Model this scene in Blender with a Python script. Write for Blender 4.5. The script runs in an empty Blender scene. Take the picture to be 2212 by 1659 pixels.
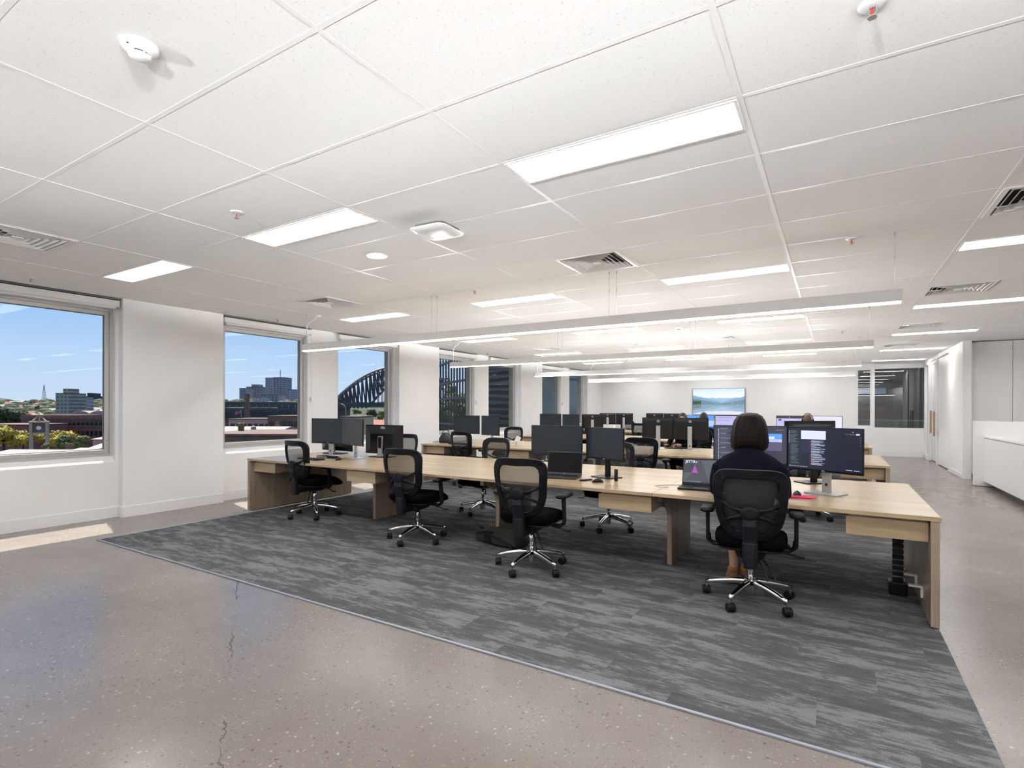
import bpy, math, random
from mathutils import Vector, Matrix
random.seed(7)
PI = math.pi
R = math.radians
scene = bpy.context.scene
col = scene.collection

# ---------------------------------------------------------------- camera
FPX, CX, CY, YAW, ROLL, EYE = 1147.45, 1106.0, 882.07, 0.5457, -0.0024, 1.435
_c, _s = math.cos(YAW), math.sin(YAW)
_r = Vector((_c, _s, 0)); _f = Vector((-_s, _c, 0)); _d = Vector((0, 0, -1))
_right = _r * math.cos(ROLL) + _d * math.sin(ROLL)
_down = _d * math.cos(ROLL) - _r * math.sin(ROLL)
cam_data = bpy.data.cameras.new('camera')
cam_data.sensor_width = 36.0
cam_data.lens = FPX * 36.0 / 2212.0
cam_data.shift_x = 0.0
cam_data.shift_y = (CY - 829.5) / 2212.0
cam_data.clip_start = 0.05
cam_data.clip_end = 6000
cam = bpy.data.objects.new('camera', cam_data)
m3 = Matrix((_right, -_down, -_f)).transposed()
cam.matrix_world = Matrix.Translation((0, 0, EYE)) @ m3.to_4x4()
col.objects.link(cam)
scene.camera = cam

# ---------------------------------------------------------------- world, sun, exposure
scene.view_settings.view_transform = 'Standard'
scene.view_settings.look = 'None'
scene.view_settings.gamma = 1.0
scene.view_settings.use_curve_mapping = False
scene.view_settings.exposure = 0.26
LUP = 4.0  # strength of the added lamps that brighten the ceiling
cy = scene.cycles
cy.max_bounces = 6; cy.diffuse_bounces = 4; cy.glossy_bounces = 3; cy.transmission_bounces = 3; cy.transparent_max_bounces = 10
cy.caustics_reflective = False; cy.caustics_refractive = False
cy.use_adaptive_sampling = True; cy.adaptive_threshold = 0.15; cy.light_sampling_threshold = 0.04; cy.adaptive_min_samples = 16
LPANEL = 16.0      # ceiling panel radiance
LSTRIP = 12.0      # pendant strip radiance
SUN = 9.0

world = bpy.data.worlds.new('sky'); scene.world = world
world.use_nodes = True
nt = world.node_tree; nt.nodes.clear()
o_ = nt.nodes.new('ShaderNodeOutputWorld'); bg = nt.nodes.new('ShaderNodeBackground')
tc = nt.nodes.new('ShaderNodeTexCoord'); sx = nt.nodes.new('ShaderNodeSeparateXYZ')
rp = nt.nodes.new('ShaderNodeValToRGB')
nt.links.new(tc.outputs['Generated'], sx.inputs[0]); nt.links.new(sx.outputs['Z'], rp.inputs[0])
e = rp.color_ramp.elements
e[0].position = 0.0; e[0].color = (0.60, 0.72, 0.90, 1)
e[1].position = 1.0; e[1].color = (0.11, 0.27, 0.66, 1)
k = rp.color_ramp.elements.new(0.07); k.color = (0.48, 0.66, 0.92, 1)
k = rp.color_ramp.elements.new(0.22); k.color = (0.20, 0.45, 0.86, 1)
mp = nt.nodes.new('ShaderNodeMapping'); mp.inputs['Scale'].default_value = (2.0, 2.0, 5.0)
nz = nt.nodes.new('ShaderNodeTexNoise'); nz.inputs['Scale'].default_value = 2.2; nz.inputs['Detail'].default_value = 4
cr = nt.nodes.new('ShaderNodeValToRGB'); cr.color_ramp.elements[0].position = 0.38; cr.color_ramp.elements[1].position = 0.95
cr.color_ramp.elements[1].color = (0.30, 0.30, 0.30, 1)
mx = nt.nodes.new('ShaderNodeMixRGB'); mx.inputs[2].default_value = (0.72, 0.78, 0.92, 1)
nt.links.new(tc.outputs['Generated'], mp.inputs[0]); nt.links.new(mp.outputs[0], nz.inputs['Vector'])
nt.links.new(nz.outputs['Fac'], cr.inputs[0]); nt.links.new(cr.outputs[0], mx.inputs[0]); nt.links.new(rp.outputs[0], mx.inputs[1])
nt.links.new(mx.outputs[0], bg.inputs[0]); bg.inputs[1].default_value = 0.93
nt.links.new(bg.outputs[0], o_.inputs[0])

sun_data = bpy.data.lights.new('sun', 'SUN'); sun_data.energy = SUN; sun_data.angle = R(0.6); sun_data.color = (1.0, 0.95, 0.86)
sun = bpy.data.objects.new('sun', sun_data)
sun.rotation_euler = Vector((0.467, -0.134, -1.0)).to_track_quat('-Z', 'Y').to_euler()
sun.location = (-20, 10, 30)
col.objects.link(sun)

# ---------------------------------------------------------------- helpers
def ray(x, y):
    return _right * ((x - CX) / FPX) + _down * ((y - CY) / FPX) + _f
def at(x, y, dist):
    """a far point in the view, at horizontal depth dist in metres"""
    return Vector((0, 0, EYE)) + ray(x, y) * dist

class MB:
    def __init__(s): s.v = []; s.f = []; s.m = []; s.mi = 0
    def _add(s, vs, fs):
        b = len(s.v); s.v += [tuple(v) for v in vs]
        for f in fs: s.f.append(tuple(b + i for i in f)); s.m.append(s.mi)
        return s
    def box(s, x0, x1, y0, y1, z0, z1, M=None):
        vs = [Vector(p) for p in ((x0,y0,z0),(x1,y0,z0),(x1,y1,z0),(x0,y1,z0),(x0,y0,z1),(x1,y0,z1),(x1,y1,z1),(x0,y1,z1))]
        if M: vs = [M @ v for v in vs]
        return s._add(vs, [(0,3,2,1),(4,5,6,7),(0,1,5,4),(1,2,6,5),(2,3,7,6),(3,0,4,7)])
    def cb(s, c, d, M=None):
        return s.box(c[0]-d[0]/2, c[0]+d[0]/2, c[1]-d[1]/2, c[1]+d[1]/2, c[2]-d[2]/2, c[2]+d[2]/2, M)
    def quad(s, a, b, c, d): return s._add((a, b, c, d), [(0,1,2,3)])
    def poly(s, pts): return s._add(pts, [tuple(range(len(pts)))])
    def loft(s, rings, cap=True, closed=True):
        n = len(rings[0]); b = len(s.v)
        for r in rings: s.v += [tuple(p) for p in r]
        for i in range(len(rings) - 1):
            for j in range(n if closed else n - 1):
                k = (j + 1) % n
                s.f.append((b+i*n+j, b+i*n+k, b+(i+1)*n+k, b+(i+1)*n+j)); s.m.append(s.mi)
        if cap:
            s.f.append(tuple(b + n - 1 - j for j in range(n))); s.m.append(s.mi)
            s.f.append(tuple(b + (len(rings)-1)*n + j for j in range(n))); s.m.append(s.mi)
        return s
    def tube(s, pts, r, n=8, cap=True):
        pts = [Vector(p) for p in pts]
        rs = r if isinstance(r, (list, tuple)) else [r] * len(pts)
        rings = []; up = None
        for i, p in enumerate(pts):
            t = (pts[min(i+1, len(pts)-1)] - pts[max(i-1, 0)]).normalized()
            if up is None:
                a = Vector((0,0,1)) if abs(t.z) < 0.9 else Vector((1,0,0))
                up = (a - t * a.dot(t)).normalized()
            else:
                up = (up - t * up.dot(t)).normalized()
            w = t.cross(up)
            rings.append([p + (up * math.cos(2*PI*j/n) + w * math.sin(2*PI*j/n)) * rs[i] for j in range(n)])
        return s.loft(rings, cap)
    def cyl(s, p0, p1, r0, r1=None, n=16): return s.tube([p0, p1], [r0, r0 if r1 is None else r1], n)
    def lathe(s, prof, c=(0,0,0), n=20, M=None, sx=1, sy=1):
        rings = []
        for r, z in prof:
            ring = [Vector((c[0] + sx*r*math.cos(2*PI*j/n), c[1] + sy*r*math.sin(2*PI*j/n), c[2] + z)) for j in range(n)]
            rings.append([M @ v for v in ring] if M else ring)
        return s.loft(rings)
    def ell(s, c, d, n=14, k=10, M=None):
        prof = [(max(math.sin(PI*i/k), 0.02), -math.cos(PI*i/k)) for i in range(k + 1)]
        rings = []
        for r, z in prof:
            ring = [Vector((d[0]*r*math.cos(2*PI*j/n), d[1]*r*math.sin(2*PI*j/n), d[2]*z)) for j in range(n)]
            rings.append([(M @ v if M else v) + Vector(c) for v in ring])
        return s.loft(rings)
    def prism(s, poly, axis, a0, a1):
        """poly in the plane across axis (0:x -> (y,z), 1:y -> (x,z), 2:z -> (x,y))"""
        def P(p, a): return ((a, p[0], p[1]), (p[0], a, p[1]), (p[0], p[1], a))[axis]
        return s.loft([[P(p, a0) for p in poly], [P(p, a1) for p in poly]])
    def mesh(s, name, mats=None, smooth=False):
        me = bpy.data.meshes.new(name); me.from_pydata(s.v, [], s.f); 
        if mats:
            for m in (mats if isinstance(mats, (list, tuple)) else [mats]): me.materials.append(m)
        me.polygons.foreach_set('material_index', s.m)
        if smooth: me.polygons.foreach_set('use_smooth', [True] * len(me.polygons))
        me.validate(); me.update()
        import bmesh
        bm = bmesh.new(); bm.from_mesh(me); bmesh.ops.recalc_face_normals(bm, faces=bm.faces); bm.to_mesh(me); bm.free()
        return me
    def build(s, name, mats, parent=None, smooth=False, bevel=0, seg=2, loc=None, rz=None, angle=True):
        return link(s.mesh(name, mats, smooth), name, parent, bevel, seg, loc, rz, smooth)

def link(me, name, parent=None, bevel=0, seg=2, loc=None, rz=None, smooth=False):
    o = bpy.data.objects.new(name, me); col.objects.link(o)
    if parent: o.parent = parent
    if loc is not None: o.location = loc
    if rz is not None: o.rotation_euler.z = rz
    if bevel:
        import bmesh
        bm = bmesh.new(); bm.from_mesh(me)
        ed = [e for e in bm.edges if len(e.link_faces) == 2 and e.calc_face_angle(0) > R(40)]
        bmesh.ops.bevel(bm, geom=ed, offset=bevel, segments=seg, profile=.5, affect='EDGES', clamp_overlap=True)
        bm.to_mesh(me); bm.free()
    return o
def tag(o, label=None, cat=None, group=None, kind=None):
    if label: o['label'] = label
    if cat: o['category'] = cat
    if group: o['group'] = group
    if kind: o['kind'] = kind
    return o
def thing(name, loc, rz=0, label=None, cat=None, group=None):
    o = bpy.data.objects.new(name, None); col.objects.link(o)
    o.empty_display_size = 0.1
    o.location = loc; o.rotation_euler.z = rz
    return tag(o, label, cat, group)
def copy_tree(o, parent=None):
    c = o.copy(); col.objects.link(c)
    if parent: c.parent = parent
    for ch in list(o.children): copy_tree(ch, c)
    return c
def rrect(w, h, r, n=5):
    pts = []
    for cx, cy, a in ((w/2-r, h/2-r, 0), (-w/2+r, h/2-r, 90), (-w/2+r, -h/2+r, 180), (w/2-r, -h/2+r, 270)):
        for i in range(n + 1):
            t = R(a + 90*i/n); pts.append((cx + r*math.cos(t), cy + r*math.sin(t)))
    return pts
def text_mesh(txt, size, extrude=0.0, bold=0.0):
    cu = bpy.data.curves.new('lettering', 'FONT'); cu.body = txt; cu.size = size; cu.extrude = extrude; cu.offset = bold
    cu.align_x = 'CENTER'; cu.align_y = 'CENTER'; cu.resolution_u = 3
    o = bpy.data.objects.new('lettering', cu); col.objects.link(o)
    dg = bpy.context.evaluated_depsgraph_get(); dg.update()
    me = bpy.data.meshes.new_from_object(o.evaluated_get(dg))
    bpy.data.objects.remove(o); bpy.data.curves.remove(cu)
    return me

# ---------------------------------------------------------------- materials
MATS = {}
def nmat(name):
    m = bpy.data.materials.new(name); m.use_nodes = True; MATS[name] = m
    return m, m.node_tree, m.node_tree.nodes['Principled BSDF']
def mat(name, c, rough=0.5, metal=0.0, spec=0.5, emit=None, es=1.0, coat=0.0, noise=0.0, nscale=20.0, bump=0.0, sheen=0.0):
    if name in MATS: return MATS[name]
    m, t, p = nmat(name)
    p.inputs['Base Color'].default_value = (*c, 1); p.inputs['Roughness'].default_value = rough
    p.inputs['Metallic'].default_value = metal; p.inputs['Specular IOR Level'].default_value = spec
    if coat: p.inputs['Coat Weight'].default_value = coat; p.inputs['Coat Roughness'].default_value = 0.15
    if sheen: p.inputs['Sheen Weight'].default_value = sheen
    if emit: p.inputs['Emission Color'].default_value = (*emit, 1); p.inputs['Emission Strength'].default_value = es
    if noise or bump:
        g = t.nodes.new('ShaderNodeNewGeometry'); n = t.nodes.new('ShaderNodeTexNoise')
        n.inputs['Scale'].default_value = nscale; n.inputs['Detail'].default_value = 4
        t.links.new(g.outputs['Position'], n.inputs['Vector'])
        if noise:
            r = t.nodes.new('ShaderNodeValToRGB')
            r.color_ramp.elements[0].position = 0.3; r.color_ramp.elements[1].position = 0.7
            r.color_ramp.elements[0].color = (*[x*(1-noise) for x in c], 1); r.color_ramp.elements[1].color = (*[min(1, x*(1+noise)) for x in c], 1)
            t.links.new(n.outputs['Fac'], r.inputs[0]); t.links.new(r.outputs[0], p.inputs['Base Color'])
        if bump:
            b = t.nodes.new('ShaderNodeBump'); b.inputs['Strength'].default_value = bump; b.inputs['Distance'].default_value = 0.01
            t.links.new(n.outputs['Fac'], b.inputs['Height']); t.links.new(b.outputs[0], p.inputs['Normal'])
    return m
class G:
    """small node-graph builder"""
    def __init__(s, t): s.t = t
    def n(s, ty, **kw):
        x = s.t.nodes.new(ty)
        for k, v in kw.items(): setattr(x, k, v)
        return x
    def l(s, a, b): s.t.links.new(a, b)
    def pos(s, scale=(1,1,1), loc=(0,0,0)):
        g = s.n('ShaderNodeNewGeometry'); m = s.n('ShaderNodeMapping')
        m.inputs['Scale'].default_value = scale; m.inputs['Location'].default_value = loc
        s.l(g.outputs['Position'], m.inputs[0]); return m.outputs[0]
    def noise(s, vec, scale, detail=4, rough=0.5):
        x = s.n('ShaderNodeTexNoise'); x.inputs['Scale'].default_value = scale; x.inputs['Detail'].default_value = detail
        x.inputs['Roughness'].default_value = rough; s.l(vec, x.inputs['Vector']); return x.outputs['Fac']
    def ramp(s, fac, stops, interp='LINEAR'):
        r = s.n('ShaderNodeValToRGB'); r.color_ramp.interpolation = interp
        el = r.color_ramp.elements
        while len(el) > 1: el.remove(el[-1])
        el[0].position = stops[0][0]; el[0].color = (*stops[0][1], 1) if len(stops[0][1]) == 3 else stops[0][1]
        for p, c in stops[1:]:
            k = el.new(p); k.color = (*c, 1)
        s.l(fac, r.inputs[0]); return r.outputs[0]
    def mix(s, fac, a, b, mode='MIX'):
        x = s.n('ShaderNodeMixRGB', blend_type=mode)
        for i, v in ((0, fac), (1, a), (2, b)):
            if hasattr(v, 'links'): s.l(v, x.inputs[i])
            elif isinstance(v, (int, float)): x.inputs[i].default_value = v if i == 0 else (v, v, v, 1)
            else: x.inputs[i].default_value = (*v, 1)
        return x.outputs[0]
    def math(s, op, a, b=None, c=None):
        x = s.n('ShaderNodeMath', operation=op)
        for i, v in enumerate((a, b, c)):
            if v is None: continue
            if hasattr(v, 'links'): s.l(v, x.inputs[i])
            else: x.inputs[i].default_value = v
        return x.outputs[0]
    def bump(s, h, strength, dist=0.01):
        b = s.n('ShaderNodeBump'); b.inputs['Strength'].default_value = strength; b.inputs['Distance'].default_value = dist
        s.l(h, b.inputs['Height']); return b.outputs[0]

WALLW = mat('white_paint', (0.86, 0.855, 0.85), 0.55, spec=0.3, noise=0.012, nscale=3)
TRIMW = mat('white_trim', (0.86, 0.855, 0.85), 0.4, spec=0.4)
GRIDW = mat('white_grid', (0.87, 0.866, 0.862), 0.5)
FIXW = mat('white_fixture', (0.85, 0.845, 0.84), 0.35)
CABW = mat('white_laminate', (0.87, 0.865, 0.86), 0.35)
ALU = mat('grey_aluminium', (0.60, 0.59, 0.575), 0.4, metal=0.35)
ALUD = mat('dark_aluminium', (0.16, 0.16, 0.16), 0.4, metal=0.3)
BLINDW = mat('blind_white', (0.78, 0.775, 0.765), 0.6)
SLOT = mat('dark_slot', (0.02, 0.02, 0.02), 0.8)
CHROME = mat('chrome', (0.80, 0.80, 0.81), 0.12, metal=1.0)
SILVER = mat('silver_stand', (0.50, 0.50, 0.51), 0.35, metal=0.55)
BLACKP = mat('black_plastic', (0.006, 0.006, 0.007), 0.42, spec=0.3)
FRAMEP = mat('chair_frame_plastic', (0.0045, 0.005, 0.008), 0.45, spec=0.22)
SPINEP = mat('chair_spine_plastic', (0.009, 0.010, 0.014), 0.45, spec=0.28)
FABRIC = mat('black_fabric', (0.0025, 0.0025, 0.0035), 0.9, spec=0.06, bump=0.2, nscale=400)
RUBBER = mat('caster_black', (0.004, 0.004, 0.005), 0.45, spec=.3)
MONB = mat('monitor_black', (0.006, 0.006, 0.008), 0.35, spec=.35)
MONBACK = mat('monitor_back_black', (0.008, 0.008, 0.010), 0.38, spec=.35)
SCREENOFF = mat('screen_off', (0.026, 0.034, 0.046), 0.26, spec=0.45)
SCREENBLK = mat('screen_black', (0.004, 0.004, 0.006), 0.35, spec=0.12)
LOGO = mat('logo_silver', (0.62, 0.62, 0.64), 0.35, metal=0.3)
KEYS = mat('key_black', (0.012, 0.012, 0.014), 0.5, spec=.3)
PINK = mat('pink_gel', (0.80, 0.04, 0.16), 0.4)
BRONZE = mat('timber_handle', (0.42, 0.27, 0.15), 0.5, noise=0.15, nscale=40)
PAPER = mat('paper_white', (0.82, 0.82, 0.82), 0.7)
STEEL = mat('wire_steel', (0.45, 0.45, 0.45), 0.3, metal=0.8)
RED = mat('sprinkler_bulb_red', (0.6, 0.02, 0.02), 0.2)
LIGHTM = mat('panel_light', (0.9, 0.9, 0.9), 0.5, emit=(0.985, 0.99, 1.0), es=LPANEL)
STRIPM = mat('strip_light', (0.9, 0.9, 0.9), 0.5, emit=(1.0, 0.98, 0.96), es=LSTRIP)

def glassmat(name, tint, refl=1.0):
    m, t, p = nmat(name); g = G(t); t.nodes.remove(p)
    out = t.nodes['Material Output']
    tr = g.n('ShaderNodeBsdfTransparent'); tr.inputs[0].default_value = (*tint, 1)
    gl = g.n('ShaderNodeBsdfGlossy'); gl.inputs['Roughness'].default_value = 0.0
    fr = g.n('ShaderNodeLayerWeight'); fr.inputs['Blend'].default_value = 0.5
    f = g.math('MULTIPLY', g.math('ADD', g.math('MULTIPLY', g.math('POWER', fr.outputs['Facing'], 5.0), 0.9), 0.045), refl)
    mx = g.n('ShaderNodeMixShader'); g.l(f, mx.inputs[0]); g.l(tr.outputs[0], mx.inputs[1]); g.l(gl.outputs[0], mx.inputs[2])
    g.l(mx.outputs[0], out.inputs[0]); return m
GLASS = glassmat('window_glass', (0.96, 0.97, 0.965), 0.12)
GLASSG = glassmat('partition_glass', (0.86, 0.90, 0.89), 2.6)

def chairmesh():
    m, t, p = nmat('chair_mesh'); g = G(t)
    p.inputs['Base Color'].default_value = (0.030, 0.029, 0.031, 1); p.inputs['Roughness'].default_value = 0.6
    tr = g.n('ShaderNodeBsdfTransparent'); mx = g.n('ShaderNodeMixShader'); mx.inputs[0].default_value = 0.68
    g.l(tr.outputs[0], mx.inputs[1]); g.l(p.outputs[0], mx.inputs[2]); g.l(mx.outputs[0], t.nodes['Material Output'].inputs[0])
    return m
MESHF = chairmesh()

def wood(name, scale, tones):
    m, t, p = nmat(name); g = G(t)
    v = g.pos(scale)
    a = g.noise(v, 1.0, 6, 0.65); b = g.noise(g.pos([x*0.33 for x in scale], (3, 5, 1)), 1.0, 3)
    f = g.math('ADD', g.math('MULTIPLY', a, 0.65), g.math('MULTIPLY', b, 0.35))
    c = g.ramp(f, [(0.34, tones[0]), (0.5, tones[1]), (0.66, tones[2])])
    g.l(c, p.inputs['Base Color']); p.inputs['Roughness'].default_value = 0.27; p.inputs['Specular IOR Level'].default_value = 0.5
    g.l(g.bump(a, 0.04), p.inputs['Normal'])
    return m
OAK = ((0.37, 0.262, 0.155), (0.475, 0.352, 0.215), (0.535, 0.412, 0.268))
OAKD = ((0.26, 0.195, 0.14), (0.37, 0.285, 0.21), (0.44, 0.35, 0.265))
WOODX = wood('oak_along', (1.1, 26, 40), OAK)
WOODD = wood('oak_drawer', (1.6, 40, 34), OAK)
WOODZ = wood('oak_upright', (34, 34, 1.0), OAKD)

def tilemat():
    m, t, p = nmat('ceiling_tile'); g = G(t)
    v = g.pos()
    vo = g.n('ShaderNodeTexVoronoi'); vo.inputs['Scale'].default_value = 75; g.l(v, vo.inputs['Vector'])
    n = g.noise(v, 60, 3)
    d = g.math('LESS_THAN', vo.outputs['Distance'], g.math('MULTIPLY', g.math('SUBTRACT', n, 0.30), 0.7))
    c = g.mix(d, (0.90, 0.893, 0.888), (0.74, 0.73, 0.72))
    g.l(c, p.inputs['Base Color']); p.inputs['Roughness'].default_value = 0.85; p.inputs['Specular IOR Level'].default_value = 0.15
    return m
TILE = tilemat()

def concrete():
    m, t, p = nmat('polished_concrete'); g = G(t)
    v = g.pos()
    big = g.noise(v, 0.9, 5, 0.6); mid = g.noise(v, 5, 6, 0.65)
    base = g.ramp(g.math('ADD', g.math('MULTIPLY', big, 0.8), g.math('MULTIPLY', mid, 0.2)),
                  [(0.30, (0.200, 0.168, 0.147)), (0.5, (0.238, 0.205, 0.182)), (0.70, (0.272, 0.238, 0.216))])
    wob0 = g.n('ShaderNodeTexNoise'); wob0.inputs['Scale'].default_value = 70; g.l(v, wob0.inputs['Vector'])
    sc0 = g.n('ShaderNodeVectorMath', operation='SCALE'); g.l(wob0.outputs['Color'], sc0.inputs[0]); sc0.inputs['Scale'].default_value = 0.014
    jv = g.n('ShaderNodeVectorMath', operation='ADD'); g.l(v, jv.inputs[0]); g.l(sc0.outputs[0], jv.inputs[1])
    c = base
    stones = [(0.0, (0.075, 0.062, 0.055)), (0.28, (0.12, 0.098, 0.085)), (0.38, (0.205, 0.172, 0.15)), (0.66, (0.262, 0.228, 0.20)), (0.80, (0.39, 0.35, 0.31)), (1.0, (0.54, 0.50, 0.45))]
    for scl, k0, k1, amt in ((120, .18, .42, .55), (52, .06, .40, .8)):
        vo = g.n('ShaderNodeTexVoronoi'); vo.inputs['Scale'].default_value = scl; g.l(jv.outputs[0], vo.inputs['Vector'])
        sp = g.n('ShaderNodeSeparateColor'); g.l(vo.outputs['Color'], sp.inputs[0])
        inside = g.math('LESS_THAN', vo.outputs['Distance'], g.math('ADD', g.math('MULTIPLY', g.math('POWER', sp.outputs[1], 2.0), k1 - k0), k0))
        amask = g.math('MULTIPLY', inside, g.ramp(g.noise(v, 1.4, 2), [(0.3, (amt*.45,)*3), (0.65, (amt,)*3)]))
        c = g.mix(amask, c, g.ramp(sp.outputs[0], stones))
    # patches of pitting and two cracks running towards the carpet
    pit = g.math('MULTIPLY', g.ramp(g.noise(g.pos((1.0, 1.6, 1)), 26, 5, 0.7), [(0.62, (0,)*3), (0.70, (1,)*3)]), g.ramp(g.noise(v, 0.8, 2), [(0.52, (0,)*3), (0.66, (0.6,)*3)]))
    c = g.mix(pit, c, (0.13, 0.108, 0.092))
    s = g.n('ShaderNodeSeparateXYZ'); g.l(v, s.inputs[0])
    wob = g.math('MULTIPLY', g.math('SUBTRACT', g.noise(v, 9, 5, 0.7), 0.5), 0.20)
    line = g.math('ABSOLUTE', g.math('ADD', g.math('ADD', g.math('SUBTRACT', s.outputs['X'], g.math('MULTIPLY', s.outputs['Y'], -1.55)), 0.22), wob))
    crk = g.math('LESS_THAN', line, g.math('MULTIPLY', g.ramp(g.noise(v, 2.1, 2), [(0.42, (0,)*3), (0.6, (1,)*3)]), 0.010))
    c = g.mix(g.math('MULTIPLY', crk, 0.8), c, (0.07, 0.055, 0.045))
    g.l(c, p.inputs['Base Color'])
    g.l(g.ramp(mid, [(0.3, (0.20,)*3), (0.7, (0.27,)*3)]), p.inputs['Roughness'])
    p.inputs['Specular IOR Level'].default_value = 0.5
    g.l(g.bump(g.noise(v, 40, 3), 0.03), p.inputs['Normal'])
    return m
CONC = concrete()

def carpetmat():
    m, t, p = nmat('grey_carpet'); g = G(t)
    ge = g.n('ShaderNodeNewGeometry'); s = g.n('ShaderNodeSeparateXYZ'); g.l(ge.outputs['Position'], s.inputs[0])
    py = g.math('FLOOR', g.math('DIVIDE', s.outputs['Y'], 0.25)); px = g.math('FLOOR', g.math('ADD', s.outputs['X'], g.math('MULTIPLY', py, 0.37)))
    cb = g.n('ShaderNodeCombineXYZ'); g.l(px, cb.inputs[0]); g.l(py, cb.inputs[1])
    wn = g.n('ShaderNodeTexWhiteNoise'); g.l(cb.outputs[0], wn.inputs['Vector'])
    off = g.n('ShaderNodeVectorMath', operation='SCALE'); g.l(wn.outputs['Color'], off.inputs[0]); off.inputs['Scale'].default_value = 1.2
    ad = g.n('ShaderNodeVectorMath', operation='ADD'); g.l(ge.outputs['Position'], ad.inputs[0]); g.l(off.outputs[0], ad.inputs[1])
    mp = g.n('ShaderNodeMapping'); mp.inputs['Scale'].default_value = (0.8, 3.0, 1); g.l(ad.outputs[0], mp.inputs[0])
    a = g.noise(mp.outputs[0], 2.2, 11, 0.80)
    mp2 = g.n('ShaderNodeMapping'); mp2.inputs['Scale'].default_value = (3, 26, 1); g.l(ad.outputs[0], mp2.inputs[0])
    b = g.noise(mp2.outputs[0], 3.0, 5, 0.6)
    f = g.math('ADD', g.math('MULTIPLY', a, 0.8), g.math('MULTIPLY', b, 0.2))
    c = g.ramp(f, [(0.34, (0.082, 0.082, 0.084)), (0.46, (0.118, 0.118, 0.120)), (0.505, (0.138, 0.139, 0.142)), (0.535, (0.225, 0.228, 0.235)), (0.66, (0.262, 0.266, 0.275))])
    fi = g.noise(g.pos(), 230, 3)
    c = g.mix(0.55, c, g.ramp(fi, [(0.3, (0.26,)*3), (0.7, (1.25,)*3)]), 'MULTIPLY')
    g.l(c, p.inputs['Base Color']); p.inputs['Roughness'].default_value = 0.95; p.inputs['Specular IOR Level'].default_value = 0.1
    g.l(g.bump(fi, 0.5, 0.004), p.inputs['Normal'])
    return m
CARPET = carpetmat()
# ================================================================ room shell
ZC = 2.849
XA, XB, YA, YB = -8.05, 7.0, -4.0, 19.85
def struct(name, mb, m, parent=None, **kw):
    o = mb.build(name, m, parent, **kw)
    if parent is None: o['kind'] = 'structure'
    return o

struct('floor', MB().box(-8.2, XB + .15, YA - .15, YB + .15, -0.25, 0.0), CONC)
b = MB().box(-8.2, XB + .15, YA - .15, YB + .15, 2.96, 3.1)
ceiling = struct('ceiling', b, TRIMW)

# ---- left (window) wall: pillars, sills and headers
pil = [(-1.86, -0.53), (3.285, 4.615), (8.43, 9.76), (13.575, 14.905), (18.50, YB)]
bays = [(pil[i][1], pil[i + 1][0]) for i in range(4)]
inner = MB(); stone = MB(); openings = []
inner.box(-8.20, XA, YA, pil[0][0], 0, 2.96); stone.box(-8.33, -8.2, YA, pil[0][0], -1, 4)
for a, c in pil:
    inner.box(-8.20, -7.93, a, c, 0, 2.96); stone.box(-8.33, -8.2, a, c, -1, 4)
for y0, y1 in bays:
    op = [(y0 + .06, y0 + 1.60), (y0 + 2.27, y1 - .04)]
    openings += op
    for X0, X1, mb in ((-8.20, XA, inner), (-8.33, -8.20, stone)):
        zt = 2.96 if mb is inner else 4
        zb = 0 if mb is inner else -1
        mb.box(X0, X1, y0, y1, 2.72, zt)
        for a, c in ((y0, op[0][0]), (op[0][1], op[1][0]), (op[1][1], y1)): mb.box(X0, X1, a, c, 0.72 if mb is inner else .80, 2.72)
        if mb is inner:
            mb.box(X0, X1, y0, y1, 0, 0.72)
            for a, c in op: mb.prism([(-8.20, .72), (-8.05, .72), (-8.12, .80), (-8.20, .80)], 1, a, c)
        else: mb.box(X0, X1, y0, y1, zb, 0.80)
wall_left = struct('wall_left', inner, WALLW)
STONE = mat('sandstone', (0.30, 0.27, 0.21), 0.85, noise=0.12, nscale=6)
stone.build('stone_facing', STONE, wall_left)
bb = MB()
def skirt(a, c, x): bb.box(x, x + .012, a, c, 0, .135); bb.box(x, x + .009, a, c, .135, .14)
skirt(YA, pil[0][0], XA)
for a, c in pil:
    skirt(a, c, -7.93); bb.box(XA, -7.93, a - .012, a, 0, .14)
    if c < YB: bb.box(XA, -7.93, c, c + .012, 0, .14)
for a, c in bays: skirt(a, c, XA)
struct('baseboard_left', bb, TRIMW)

def ring(mb, x0, x1, a, c, z0, z1, w):
    mb.box(x0, x1, a, a + w, z0, z1); mb.box(x0, x1, c - w, c, z0, z1)
    mb.box(x0, x1, a + w, c - w, z0, z0 + w); mb.box(x0, x1, a + w, c - w, z1 - w, z1)
for i, (a, c) in enumerate(openings):
    mb = MB(); ring(mb, -8.20, -8.115, a, c, .80, 2.72, .032)
    w = struct('window_%d' % (i + 1), mb, ALU)
    s = MB(); ring(s, -8.19, -8.135, a + .032, c - .032, .832, 2.688, .052)
    s.build('sash', ALU, w, bevel=.004)
    s = MB(); ring(s, -8.175, -8.150, a + .084, c - .084, .884, 2.636, .008); s.build('gasket', ALUD, w)
    s = MB(); s.cyl((-8.136, c - .058, 1.0), (-8.131, c - .058, 1.0), .006, n=8); s.cyl((-8.136, c - .058, 2.4), (-8.131, c - .058, 2.4), .006, n=8); s.build('screw', ALUD, w)
    MB().box(-8.168, -8.162, a + .07, c - .07, .87, 2.65).build('pane', GLASS, w)
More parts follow.
